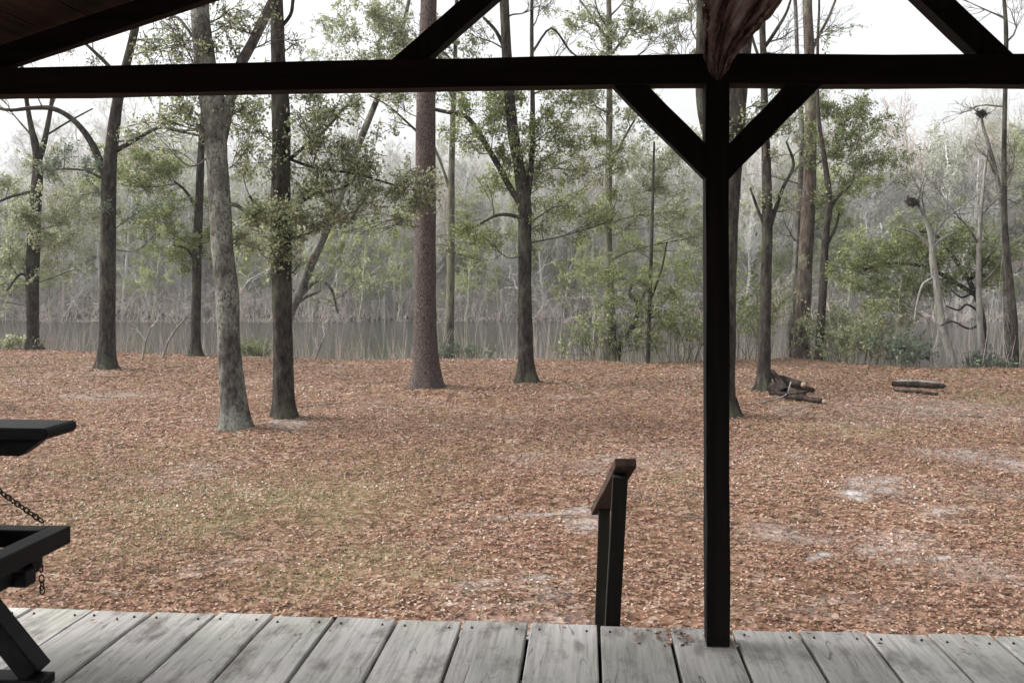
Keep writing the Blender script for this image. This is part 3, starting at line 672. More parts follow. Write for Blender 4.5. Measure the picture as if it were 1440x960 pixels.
# slight pale stems leaning over the water on the left, and small ones between
for label, rs in (('white leaning dead stem at the left bank, the longer of the pair', [(226, 500, 3.2), (238, 478, 3), (250, 460, 2.5), (262, 446, 2)]),
                  ('white dead stem at the left bank, the shorter of the pair', [(200, 500, 3), (205, 480, 2.5), (212, 460, 2)]),
                  ('pale leaning stem at the bank right of the straight dark leafy trunk', [(441, 507, 3), (448, 492, 3), (455, 475, 2)])):
    near_tree('dead_stem', label, 'dead sapling', 500, rs, [], [], 'bark_pale', twig_m='twig_far', top=False, flare=.1,
              auto=[(rs[-1][0], rs[-1][1], 60, 26, 1, K1), (rs[-2][0], rs[-2][1], 120, 22, 1, K1)], Yd=depth_of(505))

# twig balls
def nest(label, px, py, Y, r):
    c = at(px, py, Y); tb = Tubes(); r *= 1.25
    for _ in range(420):
        d = rng.normal(0, 1, 3); d /= np.linalg.norm(d); q = d * r * rng.uniform(.1, .8) * np.array([1, 1, .75]) + np.array([.15 * r, 0, -.1 * r]) * rng.normal()
        t = rng.normal(0, 1, 3); t /= np.linalg.norm(t); tb.add([q, q + t * r * .25, q + t * r * .45 - d * r * .15], [.008, .006, .003], 3, caps=False)
    o = link('twig_nest', tb.mesh('twig_nest', (0, 0, 0)), M['nest'], None, tuple(c)); tag(o, label, 'nest')
nest('dark ball of twigs in the white leaning tree', 1283, 284, depth_of(517), .16)
nest('dark ball of twigs at the tip of the thin bare tree', 1380, 160, depth_of(515), .13)

# bank shrubs
def shrub(label, px, py, wpx, hpx, leaf_m, nl, size, name='shrub', Yo=.5):
    Y0 = depth_of(py) + Yo
    b = at(px, py, Y0); b[2] = float(ground_z(b[0], b[1])); H = CZ + (HY - (py - hpx)) / F * Y0 - b[2]; Wd = wpx / F * Y0
    e = empty(name, tuple(b), label, 'shrub', None); tw = Tubes(); tp = []
    for _ in range(14):
        s = np.array([rng.normal(0, .25) * Wd, rng.normal(0, .25) * .8, 0]); d = np.array([s[0] * .8 / max(Wd, .1), rng.normal(0, .25), 1.0])
        grow(tw, s, d, H * rng.uniform(.5, .9), .012, 1, tp, wob=.18, kids=(0, 6, 3), rmin=.004)
    link('crown', tw.mesh('shrub_branches'), M['twig'], e)
    ts = np.array(tp); kk = rng.integers(0, len(ts), nl); t = rng.uniform(.0, 1.1, nl)[:, None]
    C = ts[kk, 0] * (1 - t) + ts[kk, 1] * t + rng.normal(0, .06, (nl, 3))
    link('foliage', leaf_mesh('shrub_foliage', C, size), M[leaf_m], e)
shrub('yellow green leafy shrub just right of the porch post at the bank', 1058, 508, 60, 110, 'leaf_yellow', 1500, .10)
shrub('yellow green shrub hanging over the water left of the porch post', 960, 512, 60, 90, 'leaf_yellow', 900, .10)
shrub('dark green shrub at the foot of the thin forked tree', 1165, 508, 70, 70, 'leaf_dark', 1900, .09)
shrub('dark green shrub on the bank below the bright evergreen crown', 1215, 514, 80, 80, 'leaf_dark', 2200, .09)
shrub('low dull green shrub between the dark shrub and the white leaning tree', 1270, 519, 70, 45, 'leaf_teal', 1200, .09)
shrub('low bush at the foot of the mossy grey trunk', 845, 508, 50, 70, 'leaf_yellow', 800, .10)
shrub('small green tuft at the bank between the pale trunk and the straight dark leafy trunk', 358, 503, 34, 22, 'leaf_yellow', 500, .08)
shrub('low green weeds at the right bank edge behind the pale trunks', 1400, 519, 80, 22, 'leaf_teal', 700, .08)
shrub('low green weeds on the left bank at the edge of the picture', 20, 496, 70, 20, 'leaf_far', 500, .09)
shrub('sparse bush on the bank right of the reddish pine', 640, 508, 60, 24, 'leaf_teal', 350, .08)

tb = Tubes()
for _ in range(1100):
    Y = math.sqrt(rng.uniform(4.8 ** 2, 23 ** 2)); X = Y * rng.uniform(-.62, .62)
    if Y > bank_edge(X) - .3: continue
    z = float(ground_z(X, Y)) + .022; L = rng.uniform(.05, .28) * (1 + (rng.uniform() < .06) * 2); a = rng.uniform(0, 3.14)
    d = np.array([math.cos(a), math.sin(a), 0]) * L; r = .0022 + .006 * L
    tb.add([np.array([X, Y, z]), np.array([X, Y, z + .006]) + d * .5 + rng.normal(0, .012, 3) * [1, 1, 0], np.array([X, Y, z]) + d], [r, r * .9, r * .5], 4, caps=False)
tag(link('fallen_twigs', tb.mesh('fallen_twigs'), M['twig']), 'fallen twigs scattered among the dead leaves', kind='stuff')

# thin dry brush along the bank top (one mass)
tb = Tubes(); 
for _ in range(1500):
    X = rng.uniform(-15, 14); Y = bank_edge(X) + rng.uniform(.2, 1.6); z = float(ground_z(X, Y)); h = rng.uniform(.25, 1.0) + (rng.uniform() < .12) * rng.uniform(.3, 1.3) + (X > 9) * rng.uniform(0, .9)
    p0 = np.array([X, Y, z]); l = rng.normal(0, .16, 3) * h; l[2] = h
    tb.add([p0, p0 + l * .5 + rng.normal(0, .03, 3), p0 + l + rng.normal(0, .06, 3)], [.006, .005, .003], 3, caps=False)
tag(link('dry_brush', tb.mesh('dry_brush'), M['twig_tan']), 'dry grass stems along the river bank', kind='stuff')

# ------------------------------------------------------------------ far wood across the river
def far_proto(kind, H, seed):
    global rng
    keep = rng; rng = np.random.default_rng(seed)
    tr = Tubes(); tw = Tubes(); tips = []
    lean = rng.normal(0, .05, 2); k = 8
    pts = [np.array([lean[0] * t * H + rng.normal(0, .08), lean[1] * t * H, t * H - .3]) for t in np.linspace(0, 1, k)]
    r0 = H * .011 + .03
    rad = [r0 * (1 - .85 * t) + .012 for t in np.linspace(0, 1, k)]
    tr.add(pts, rad, 6, noise=.05)
    nb = 26 if kind == 'bare' else 20
    for _ in range(nb):
        t = rng.uniform(.18, .98); i0 = min(int(t * (k - 1)), k - 2); f = t * (k - 1) - i0
        p = pts[i0] * (1 - f) + pts[i0 + 1] * f; a = rng.uniform(0, 6.28)
        L = H * rng.uniform(.16, .30) * (1.15 - .6 * t)
        grow(tw, p, (math.cos(a), math.sin(a), rng.uniform(.5, 1.3)), L, rad[i0] * .45 + .006, 0, tips, wob=.2, up=.12,
             kids=(4, 4, 3) if kind == 'bare' else (3, 4), rmin=.012, sides=(4, 3, 3, 3))
    res = dict(trunk=tr.mesh('far_trunk'), tw=tw.mesh('far_branches', smooth=False))
    if kind != 'bare':
        ts = np.array(tips); n = 6000 if kind == 'green' else 4200
        kk = rng.integers(0, len(ts), n); t = rng.uniform(0, 1.1, n)[:, None]
        res['leaf'] = leaf_mesh('far_foliage', ts[kk, 0] * (1 - t) + ts[kk, 1] * t + rng.normal(0, .12, (n, 3)), .19)
    rng = keep
    return res
protos = {'bare': [far_proto('bare', h, 100 + q) for q, h in enumerate((13, 15, 12, 16))],
          'green': [far_proto('green', h, 200 + q) for q, h in enumerate((10, 13))],
          'haze': [far_proto('haze', h, 300 + q) for q, h in enumerate((12, 14))]}
def far_group(name, label, group, kind, twm, lfm, cat='tree'):
    srcs = []
    for q, P in enumerate(protos[kind]):
        e = empty(name, (0, 0, 0), label, cat, group)
        a = link('trunk', P['trunk'].copy(), M[twm], e); b = link('crown', P['tw'].copy(), M[twm], e)
        if 'leaf' in P: link('foliage', P['leaf'].copy(), M[lfm], e)
        srcs.append([e, 0])
    return srcs
G = {
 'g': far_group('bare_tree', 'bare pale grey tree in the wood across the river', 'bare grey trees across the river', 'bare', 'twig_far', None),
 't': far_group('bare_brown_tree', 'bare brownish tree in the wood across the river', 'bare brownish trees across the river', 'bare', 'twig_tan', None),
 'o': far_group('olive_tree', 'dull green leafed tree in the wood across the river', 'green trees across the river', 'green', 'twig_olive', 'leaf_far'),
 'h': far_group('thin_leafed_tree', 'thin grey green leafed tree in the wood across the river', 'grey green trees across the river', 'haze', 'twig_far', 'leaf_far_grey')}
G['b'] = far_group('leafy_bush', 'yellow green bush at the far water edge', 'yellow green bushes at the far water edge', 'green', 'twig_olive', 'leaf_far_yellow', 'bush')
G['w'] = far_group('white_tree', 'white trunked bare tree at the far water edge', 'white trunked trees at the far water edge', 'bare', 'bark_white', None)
def place(kind, X, Y, s, rz):
    srcs = G[kind]; k = rng.integers(0, len(srcs)); e, used = srcs[k]
    if used: o = copy_tree(e)
    else: o = e; srcs[k][1] = 1
    o.location = (X, Y, float(ground_z(X, Y)) - .05); o.rotation_euler.z = rz; o.scale = (s * rng.uniform(.9, 1.2), s * rng.uniform(.9, 1.2), s)
def skyline(px):   # height factor along the picture, read off the photograph's treeline
    return np.interp(px, [-300, 0, 60, 130, 250, 330, 420, 520, 590, 700, 850, 950, 1100, 1250, 1330, 1440, 1700],
                         [235, 232, 215, 190, 195, 215, 215, 215, 205, 195, 190, 190, 185, 170, 160, 150, 150])
for row, (Y0, n, mixp) in enumerate(((65.5, 62, 'ghtgohb'), (69, 58, 'ghohtgg'), (74, 56, 'hgghog'), (80, 54, 'ogghgh'), (88, 52, 'ghohg'))):
    for k in range(n):
        px = -150 + 1740 * (k + rng.uniform(.1, .9)) / n; Y = Y0 + rng.uniform(-1.6, 1.6)
        X = (px - CX) / F * Y; top = CZ + (HY - skyline(px)) / F * Y; H = top - float(ground_z(X, Y))
        s = H / 13.5 * rng.uniform(.72, 1.04)
        if row == 0: s *= rng.uniform(.55, .95)
        place(mixp[rng.integers(0, len(mixp))], X, Y, s, rng.uniform(0, 6.28))

for px, f in [(-60, .45), (20, .4), (70, .5), (190, .4), (215, .5), (440, .5), (475, .62), (505, .6), (530, .5), (560, .62), (345, .4), (655, .45), (700, .35), (790, .4), (835, .6), (880, .5),
              (925, .62), (960, .5), (1045, .6), (1080, .5), (1190, .55), (1235, .5), (1420, .5), (1500, .5)]:
    Y = 62.5 + rng.uniform(0, 2.5); place('b', (px - CX) / F * Y, Y, f * rng.uniform(.8, 1.2), rng.uniform(0, 6.28))

for px, f in [(-20, .7), (110, .6), (170, .75), (232, .7), (250, .55), (352, .6), (460, .5), (490, .7), (545, .6), (632, .8), (660, .6), (690, .85), (705, .6), (722, .7), (762, .7), (790, .85), (803, .6),
              (825, .7), (880, .6), (930, .8), (962, .6), (1050, .7), (1100, .6), (1200, .7), (1235, .8), (1262, .7), (1290, .9), (1330, .7), (1362, .85), (1400, .7), (1432, .9)]:
    Y = 62.5 + rng.uniform(0, 5)
    if rng.uniform() < .55: place('w', (px + rng.uniform(-8, 8) - CX) / F * Y, Y, f * rng.uniform(.85, 1.2), rng.uniform(0, 6.28))

# the unbroken wood behind them and the thicket at the waterline: one mass each
def mass(name, label, n, yr, hr, mat, rr, lean=.08, sub=3):
    tb = Tubes()
    for _ in range(n):
        Y = rng.uniform(*yr); X = rng.uniform(-.68, .68) * Y; z = float(ground_z(X, Y)); px = X / Y * F + CX
        if hr is None: h = (CZ + (HY - skyline(px)) / F * Y - z) * rng.uniform(.6, .98)
        else: h = rng.uniform(*hr)
        b = np.array([X, Y, z - .1]); r = rng.uniform(*rr)
        d = np.array([rng.normal(0, lean), rng.normal(0, lean), 1.0]); P = [b]
        for q in range(4):
            d = d + np.array([rng.normal(0, lean), rng.normal(0, lean), -.10 * q * lean * 4]); d /= np.linalg.norm(d); P.append(P[-1] + d * h / 4)
        P = np.array(P); tb.add(P, [r, r * .85, r * .65, r * .45, r * .2], 3, caps=False)
        for _2 in range(sub):
            t = rng.uniform(.8, 3.9); i_ = int(t); p = P[i_] * (1 - t + i_) + P[i_ + 1] * (t - i_)
            e_ = rng.normal(0, 1, 3); e_[2] = e_[2] * .7 + .45; e_ /= np.linalg.norm(e_); L = h * rng.uniform(.10, .30)
            e2 = e_ + rng.normal(0, .45, 3); e2 /= np.linalg.norm(e2)
            tb.add([p, p + e_ * L * .5, p + e_ * L * .5 + e2 * L * .5], [r * .45, r * .35, r * .15], 3, caps=False)
    tag(link(name, tb.mesh(name, smooth=False), M[mat]), label, kind='stuff')
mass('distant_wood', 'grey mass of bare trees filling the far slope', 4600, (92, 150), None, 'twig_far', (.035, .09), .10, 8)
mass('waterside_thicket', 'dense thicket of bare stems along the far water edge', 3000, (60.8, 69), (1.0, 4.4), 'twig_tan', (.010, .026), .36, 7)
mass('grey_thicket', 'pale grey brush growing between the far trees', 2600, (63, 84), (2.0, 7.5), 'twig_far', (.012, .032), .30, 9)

# ------------------------------------------------------------------ porch
TH = math.atan(105 / F); cT, sT = math.cos(TH), math.sin(TH)
def dk(a, b, z): return Vector((a * cT + b * sT, -a * sT + b * cT, z))
def a_of(px, b):
    t = (px - CX) / F; return (t * b * cT - b * sT) / (cT + t * sT)
porch = empty('porch', dk(.452, 3.347, 0), 'open gabled wooden porch with grey plank floor and dark timber frame', 'porch')
porch.rotation_euler.z = -TH
PI_ = porch.location.copy()
def plocal(a, b, z): return Vector((a - .452, b - 3.347, z))
def px_pl(px, py, b=3.347):
    """point on the gable plane seen at a pixel, in porch coordinates"""
    a = a_of(px, b); Y = -a * sT + b * cT
    return plocal(a, b, CZ + (HY - py) / F * Y)
# floor boards: gaps read along the front edge
EB = 3.49
gaps = [48, 133, 217, 305, 385, 472, 560, 652, 745, 842, 940, 1027, 1122, 1215, 1305, 1397]
ga = [a_of(g, EB) for g in gaps]
tight = {1}
while ga[0] > -3.0: ga.insert(0, ga[0] - .238); tight = {t + 1 for t in tight}
while ga[-1] < 3.9: ga.append(ga[-1] + .236)
for k in range(len(ga) - 1):
    g0 = .0008 if k in tight else .0055; g1 = .0008 if (k + 1) in tight else .0055
    x0, x1 = ga[k] + g0, ga[k + 1] - g1; L = 5.3; fe = EB + random.uniform(-.014, .014)
    bm = bmesh.new(); nseg = 24
    rings = []
    for q in range(nseg + 1):
        y = -L + L * q / nseg; jz = random.uniform(-.001, .001)
        ex = .004 if q == nseg else 0
        prof = [(x0 + ex, -.036), (x0 + .0005, -.006), (x0 + .005, 0), ((x0 + x1) / 2, -.0015), (x1 - .005, 0), (x1 - .0005, -.006), (x1 - ex, -.036)]
        mx = (x0 + x1) / 2
        rings.append([bm.verts.new((px_ - mx + random.uniform(-.0007, .0007), y + (random.uniform(-.005, .003) if q == nseg else 0), pz + jz - (.004 if q == nseg and pz > -.01 else 0))) for px_, pz in prof])
    for A, B in zip(rings, rings[1:]):
        for q in range(7): bm.faces.new((A[q], A[(q + 1) % 7], B[(q + 1) % 7], B[q]))
    bm.faces.new(rings[0]); bm.faces.new(rings[-1][::-1]); bmesh.ops.recalc_face_normals(bm, faces=bm.faces)
    me = bpy.data.meshes.new('floor_board'); bm.to_mesh(me); bm.free()
    o = link('floor_board', me, M['deck'], porch, plocal((x0 + x1) / 2, fe, random.uniform(-.0015, .0015)))
    for xx in (-(x1 - x0) / 2 + .035, (x1 - x0) / 2 - .04):
        tn = Tubes(); bb_ = -(fe - 3.42) + random.uniform(-.006, .006)
        tn.add([(xx, bb_, -.01), (xx, bb_, .0), (xx, bb_, .0012)], [.0045, .0048, .0042], 8); nl_ = link('nail', tn.mesh('nail'), M['iron'], o)
o = link('rim_joist', beam_mesh('rim_joist', plocal(-3.0, 3.42, -.115), plocal(3.9, 3.42, -.115), .04, .14), M['dark_wood'], porch)
for b in (2.6, 1.8, 1.0, .2, -.6, -1.4): link('joist', beam_mesh('joist', plocal(-3.0, b, -.115), plocal(3.9, b, -.115), .04, .14), M['dark_wood'], porch)
for a in (-2.9, .45, 3.8):
    for b in (3.36, .8, -1.7): link('footing_post', beam_mesh('footing_post', plocal(a, b, -1.0), plocal(a, b, -.19), .12, .12, up=(0, 1, 0)), M['dark_wood'], porch)
# post, beams, braces
pw = .088
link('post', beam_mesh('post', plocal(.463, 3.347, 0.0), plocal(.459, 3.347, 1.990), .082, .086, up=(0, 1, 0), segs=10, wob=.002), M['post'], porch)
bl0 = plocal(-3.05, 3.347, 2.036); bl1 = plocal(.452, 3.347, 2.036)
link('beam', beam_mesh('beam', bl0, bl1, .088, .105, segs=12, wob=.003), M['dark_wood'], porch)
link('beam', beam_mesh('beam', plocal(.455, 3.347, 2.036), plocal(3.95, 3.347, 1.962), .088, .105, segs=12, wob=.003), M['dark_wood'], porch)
yf = 0
def brace(name, A, B, w=.085, d=.07, parent=porch):
    link(name, beam_mesh(name, A, B, d, w, up=(0, 0, 1), segs=5, wob=.002), M['post'], parent)
brace('knee_brace', px_pl(866, 103) , px_pl(1012, 250), .088)
brace('knee_brace', px_pl(1146, 103), px_pl(1006, 247), .088)
apex = Vector((0, 0, 2.93))
brace('truss_strut', px_pl(560, 102), plocal(.30, 3.347, 2.89), .085, .07)
brace('truss_strut', px_pl(1419, 104), plocal(.62, 3.347, 2.86), .085, .07)
# roof: rafters and boards on both slopes
for sgn, aE, zE in ((-1, -3.25, 1.80), (1, 4.15, 1.80)):
    for q, b in enumerate((3.37, 2.77, 2.17, 1.57, .97, .37, -.23, -.83, -1.43)):
        dep = .10 if q else .085
        link('rafter', beam_mesh('rafter', plocal(aE, b, zE + .03), plocal(.452, b, 2.94), .045, dep), M['roof_wood'] if q else M['dark_wood'], porch)
    V_ = []; nb = 22
    for q in range(nb):
        t0, t1 = q / nb, (q + .965) / nb
        A0 = plocal(aE + (.452 - aE) * t0, 3.44, zE + .085 + (2.94 - zE) * t0 + .0); A1 = plocal(aE + (.452 - aE) * t1, 3.44, zE + .085 + (2.94 - zE) * t1)
        c0 = (A0 + A1) / 2
        d = (A1 - A0); up = Vector((-d.z, 0, d.x)).normalized()
        if up.z < 0: up = -up
        V_.append((c0 + up * .012, d.length, up))
    bm = bmesh.new()
    for c0, wd, up in V_:
        tmp = beam_mesh('t', c0, c0 + Vector((0, -5.2, 0)), wd, .02, bevel=0, up=up, segs=1, wob=.001)
        bm.from_mesh(tmp); bpy.data.meshes.remove(tmp)
    me = bpy.data.meshes.new('roof_boards'); bm.to_mesh(me); bm.free(); link('roof_boards', me, M['roof_wood'], porch)
    A0 = plocal(aE - .15, .9, zE + .06); A1 = plocal(.452, .9, 3.05 + .015)
    link('roof_cover', beam_mesh('roof_cover', plocal(aE - .1, .86, zE + .085), plocal(.452, .86, 2.94 + .125), 5.24, .02, bevel=0, segs=1, wob=0), M['iron'], porch)
for a in (-2.95, 3.85):
    for b in (3.347, .8, -1.7): link('post', beam_mesh('post', plocal(a, b, 0), plocal(a, b, 1.86), pw, pw, up=(0, 1, 0)), M['post'], porch)
    link('eave_beam', beam_mesh('eave_beam', plocal(a + (.0 if a < 0 else 0), 3.29, 1.90), plocal(a, -1.8, 1.90), .088, .07), M['dark_wood'], porch)
# unseen plank wall added behind the camera to keep back light off the posts
for k in range(34):
    a0 = -3.1 + k * .205; zt = 2.93 - abs(a0 + .1 - .452) * .307 
    link('light_block_board', beam_mesh('light_block_board', plocal(a0 + .1, -1.83, 0.003), plocal(a0 + .1, -1.83, zt), .2, .025, up=(0, 1, 0), segs=2), M['roof_wood'], porch)

# rough cedar log brace in front of the post head
def log_brace():
    sides = 72
    prof = [(1009, 112, 8, 3.262), (1010, 96, 26, 3.235), (1012, 76, 38, 3.20), (1020, 52, 54, 3.13), (1031, 26, 72, 3.05), (1042, 0, 88, 2.97), (1056, -36, 100, 2.86), (1072, -80, 104, 2.72), (1090, -140, 96, 2.5)]
    P = smooth_path([(*at(x, y, Y), w / 2 / F * Y) for x, y, w, Y in prof], 6)
    P = np.array(P); k = len(P); a = np.linspace(0, 2 * np.pi, sides, endpoint=False)
    d = np.gradient(P[:, :3], axis=0); d /= np.linalg.norm(d, axis=1)[:, None]
    x = np.cross(d, np.array([0, 1.0, 0])); x /= np.linalg.norm(x, axis=1)[:, None]; y = np.cross(d, x)
    t = np.linspace(0, 1, k)[:, None]; A = a[None]
    ridge = .12 * vnoise(a[None] * 3 + 0 * t, t * 9, .35, 77) + .20 * np.abs(np.sin(3.5 * A + 1.5 * t * 3)) + .14 * np.abs(np.sin(6.5 * A - 2 * t + 1)) + .07 * np.sin(15 * A + 5 * t)
    r = P[:, 3][:, None] * (.80 + ridge + rng.normal(0, .03, (k, sides)))
    V = P[:, None, :3] + r[..., None] * (np.cos(a)[None, :, None] * x[:, None] + .62 * np.sin(a)[None, :, None] * y[:, None])
    i = np.arange(k - 1)[:, None] * sides; j = np.arange(sides)[None]; j2 = (j + 1) % sides
    Q = np.stack([i + j, i + j2, i + sides + j2, i + sides + j], -1).reshape(-1, 4)
    V = V.reshape(-1, 3); V = np.vstack([V, P[0, :3], P[-1, :3]])
    c0 = np.stack([j2[0], j[0], np.full(sides, len(V) - 2)], -1); c1 = np.stack([j[0] + (k - 1) * sides, j2[0] + (k - 1) * sides, np.full(sides, len(V) - 1)], -1)
    Mi = np.array(Matrix.Rotation(TH, 4, 'Z'))[:3, :3]
    V = (V - np.array(PI_)) @ Mi.T
    me = mesh_np('log_brace', V, [Q, np.vstack([c0, c1])], smooth=True)
    base = rng.uniform(0, 1, sides); s2 = rng.uniform(0, 1, sides); tt = np.linspace(0, 1, k)[:, None]
    wv = .5 + .5 * np.sin(tt * 9 + rng.uniform(0, 6.28, sides)[None])
    val = np.clip(.65 * (base[None] * wv + s2[None] * (1 - wv)) + 1.6 * (ridge - ridge.mean()) + .18, 0, 1)
    a_ = me.attributes.new('rnd', 'FLOAT', 'POINT'); a_.data.foreach_set('value', np.r_[val.ravel(), .3, .3].astype(np.float32))
    g_ = me.attributes.new('grain', 'FLOAT_VECTOR', 'POINT')
    gv = np.stack([np.cos(a)[None] + 0 * t, np.sin(a)[None] + 0 * t, t * 2.2 + 0 * a[None]], -1).reshape(-1, 3); gv = np.vstack([gv, [[0, 0, 0], [0, 0, 2.2]]])
    g_.data.foreach_set('vector', gv.astype(np.float32).ravel())
    return me
m, nt, out = new_mat('cedar'); M['cedar'] = m
a = nt.nodes.new('ShaderNodeAttribute'); a.attribute_name = 'rnd'
ga_ = nt.nodes.new('ShaderNodeAttribute'); ga_.attribute_name = 'grain'
v = mapping(nt, (4.2, 4.2, 1.4), src=ga_.outputs['Vector']); wn = noise(nt, mapping(nt, (6, 6, 6)), 1.5, 3, .5, 'Color')
n1 = noise(nt, mix(nt, .5, v, wn, 'ADD'), 1.0, 6, .7)
f = mathn(nt, 'ADD', mathn(nt, 'MULTIPLY', a.outputs['Fac'], .42), mathn(nt, 'MULTIPLY', mathn(nt, 'SUBTRACT', n1, .5), 2.6))
c = ramp(nt, mathn(nt, 'ADD', f, .22), [(.10, (.008, .0045, .004)), (.34, (.070, .040, .034)), (.58, (.17, .118, .103)), (.95, (.34, .28, .26))]).outputs[0]
bsdf(nt, out, c, .9, n1, 1.0, .02, .15)
o = link('log_brace', log_brace(), M['cedar'], porch); o['label'] = 'rough reddish grey split log rising over the post head'

# stairs with a single rail
st = empty_parent = None
sl = lambda X, Y, z: Matrix.Rotation(TH, 4, 'Z') @ (Vector((X, Y, z)) - PI_)
def to_porch(v): return sl(*v)
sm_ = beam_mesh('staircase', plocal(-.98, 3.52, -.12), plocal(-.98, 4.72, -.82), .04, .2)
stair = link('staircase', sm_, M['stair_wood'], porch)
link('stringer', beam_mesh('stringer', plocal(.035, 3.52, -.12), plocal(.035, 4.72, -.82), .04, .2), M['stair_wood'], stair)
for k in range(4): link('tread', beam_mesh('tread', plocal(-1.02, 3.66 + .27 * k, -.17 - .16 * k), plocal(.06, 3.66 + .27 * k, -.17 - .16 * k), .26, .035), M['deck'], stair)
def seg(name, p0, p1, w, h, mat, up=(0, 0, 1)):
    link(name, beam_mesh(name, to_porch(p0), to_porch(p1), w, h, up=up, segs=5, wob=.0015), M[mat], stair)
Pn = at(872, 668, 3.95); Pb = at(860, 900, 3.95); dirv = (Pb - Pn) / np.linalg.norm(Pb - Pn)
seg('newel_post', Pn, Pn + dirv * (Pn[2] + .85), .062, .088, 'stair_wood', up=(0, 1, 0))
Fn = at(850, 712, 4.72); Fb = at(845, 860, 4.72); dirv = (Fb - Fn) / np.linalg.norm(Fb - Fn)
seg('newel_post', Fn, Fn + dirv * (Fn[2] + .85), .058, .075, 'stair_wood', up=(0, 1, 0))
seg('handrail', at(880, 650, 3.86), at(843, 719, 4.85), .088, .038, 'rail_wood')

# leaf crumbs on the deck by the post
n = 90
aa = np.concatenate([rng.normal(.30, .06, 60), rng.uniform(-2, 1.4, 30)]); bb = np.concatenate([rng.normal(3.40, .05, 60), rng.uniform(3.3, 3.47, 30)])
bb = np.minimum(bb, 3.475)
C = np.array([dk(a, b, .006) for a, b in zip(aa, bb)])
tag(link('leaf_crumbs', leaf_mesh('leaf_crumbs', C, .022, flat=.8), M['litter']), 'crumbs of dead leaves on the deck edge', kind='stuff')

# ------------------------------------------------------------------ porch swing at the left edge
c0 = at(100, 741, 3.175)
sw = empty('porch_swing', (c0[0] - .35, c0[1] - .6, 0), 'dark wooden porch swing with armrest and chain, cut off by the left edge', 'swing')
sw.rotation_euler.z = -TH
SO = sw.location.copy()
def sw_l(v): return Matrix.Rotation(TH, 4, 'Z') @ (Vector(v) - SO)
def swp(name, p0, p1, w, h, up=(0, 0, 1), mat='swing_wood', bevel=.006, parent=sw):
    return link(name, beam_mesh(name, p0, p1, w, h, bevel=bevel, up=up, segs=4, wob=.001), M[mat], parent)
C0 = sw_l(c0)      # front far corner of the seat frame (top outer)
z0 = .45
x1 = C0.x; y1 = C0.y
swp('seat_rail', (x1 - .035, y1 - .001, z0 - .03), (x1 - .035, y1 - 1.45, z0 - .03), .07, .06)
swp('seat_rail', (x1 - .071, y1 - .035, z0 - .032), (x1 - .62, y1 - .035, z0 - .032), .07, .06)
swp('seat_rail', (x1 - .071, y1 - 1.42, z0 - .032), (x1 - .62, y1 - 1.42, z0 - .032), .07, .06)
swp('seat_rail', (x1 - .65, y1, z0 - .03), (x1 - .65, y1 - 1.45, z0 - .03), .06, .06)
for k in range(4): swp('seat_slat', (x1 - .125 - .125 * k, y1 - .072, z0 - .075), (x1 - .125 - .125 * k, y1 - 1.38, z0 - .075), .105, .02, bevel=.003)
swp('under_rail', (x1 - .075, y1 - .10, z0 - .105), (x1 - .075, y1 - 1.40, z0 - .105), .05, .045)
swp('cross_block', (x1 - .02, y1 - .16, z0 - .082), (x1 - .2, y1 - .16, z0 - .082), .06, .042)
# armrest with cut bracket beneath it
za = CZ + (HY - 600) / F * 3.17
ap = sw_l(at(103, 596, 3.22))
me = bpy.data.meshes.new('armrest'); bm = bmesh.new()
outl = [(-.052, .0), (-.042, -.010), (-.043, -.028), (-.058, -.042), (-.75, -.042), (-.75, 0)]
vs = [[bm.verts.new((ap.x + x, ap.y + yy, za + z)) for x, z in outl] for yy in (-.09, .10)]
k = len(outl)
for q in range(k): bm.faces.new((vs[0][q], vs[0][(q + 1) % k], vs[1][(q + 1) % k], vs[1][q]))
bm.faces.new(vs[0][::-1]); bm.faces.new(vs[1]); bmesh.ops.recalc_face_normals(bm, faces=bm.faces)
bmesh.ops.bevel(bm, geom=bm.edges[:], offset=.004, segments=2, affect='EDGES'); bm.to_mesh(me); bm.free()
link('armrest', me, M['swing_wood'], sw)
me = bpy.data.meshes.new('arm_bracket'); bm = bmesh.new()
outl = [(-.07, -.0425), (-.085, -.052), (-.11, -.072), (-.15, -.098), (-.72, -.098), (-.72, -.0425)]
vs = [[bm.verts.new((ap.x + x, ap.y + yy, za + z)) for x, z in outl] for yy in (-.075, -.03)]
k = len(outl)
for q in range(k): bm.faces.new((vs[0][q], vs[0][(q + 1) % k], vs[1][(q + 1) % k], vs[1][q]))
bm.faces.new(vs[0][::-1]); bm.faces.new(vs[1]); bmesh.ops.recalc_face_normals(bm, faces=bm.faces); bm.to_mesh(me); bm.free()
link('arm_bracket', me, M['swing_wood'], sw)
swp('arm_post', (ap.x - .60, ap.y - .02, z0 - .062), (ap.x - .60, ap.y - .02, za - .03), .07, .05, up=(0, 1, 0))
# back rest (out of frame on the left)
for k in range(5): swp('back_slat', (x1 - .68 - .02 * k, y1 - .05, z0 + .06 + .11 * k), (x1 - .68 - .02 * k, y1 - 1.4, z0 + .06 + .11 * k), .02, .085, bevel=.002)
for yy in (-.10, -1.35): swp('back_post', (x1 - .655, y1 + yy, z0 - .06), (x1 - .80, y1 + yy, z0 + .62), .04, .03, up=(0, 1, 0))
swp('armrest', (ap.x, ap.y - 1.30, za - .014), (ap.x - .75, ap.y - 1.30, za - .014), .12, .028)
swp('arm_post', (ap.x - .15, ap.y - 1.30, z0 - .062), (ap.x - .15, ap.y - 1.30, za - .03), .05, .05, up=(0, 1, 0))
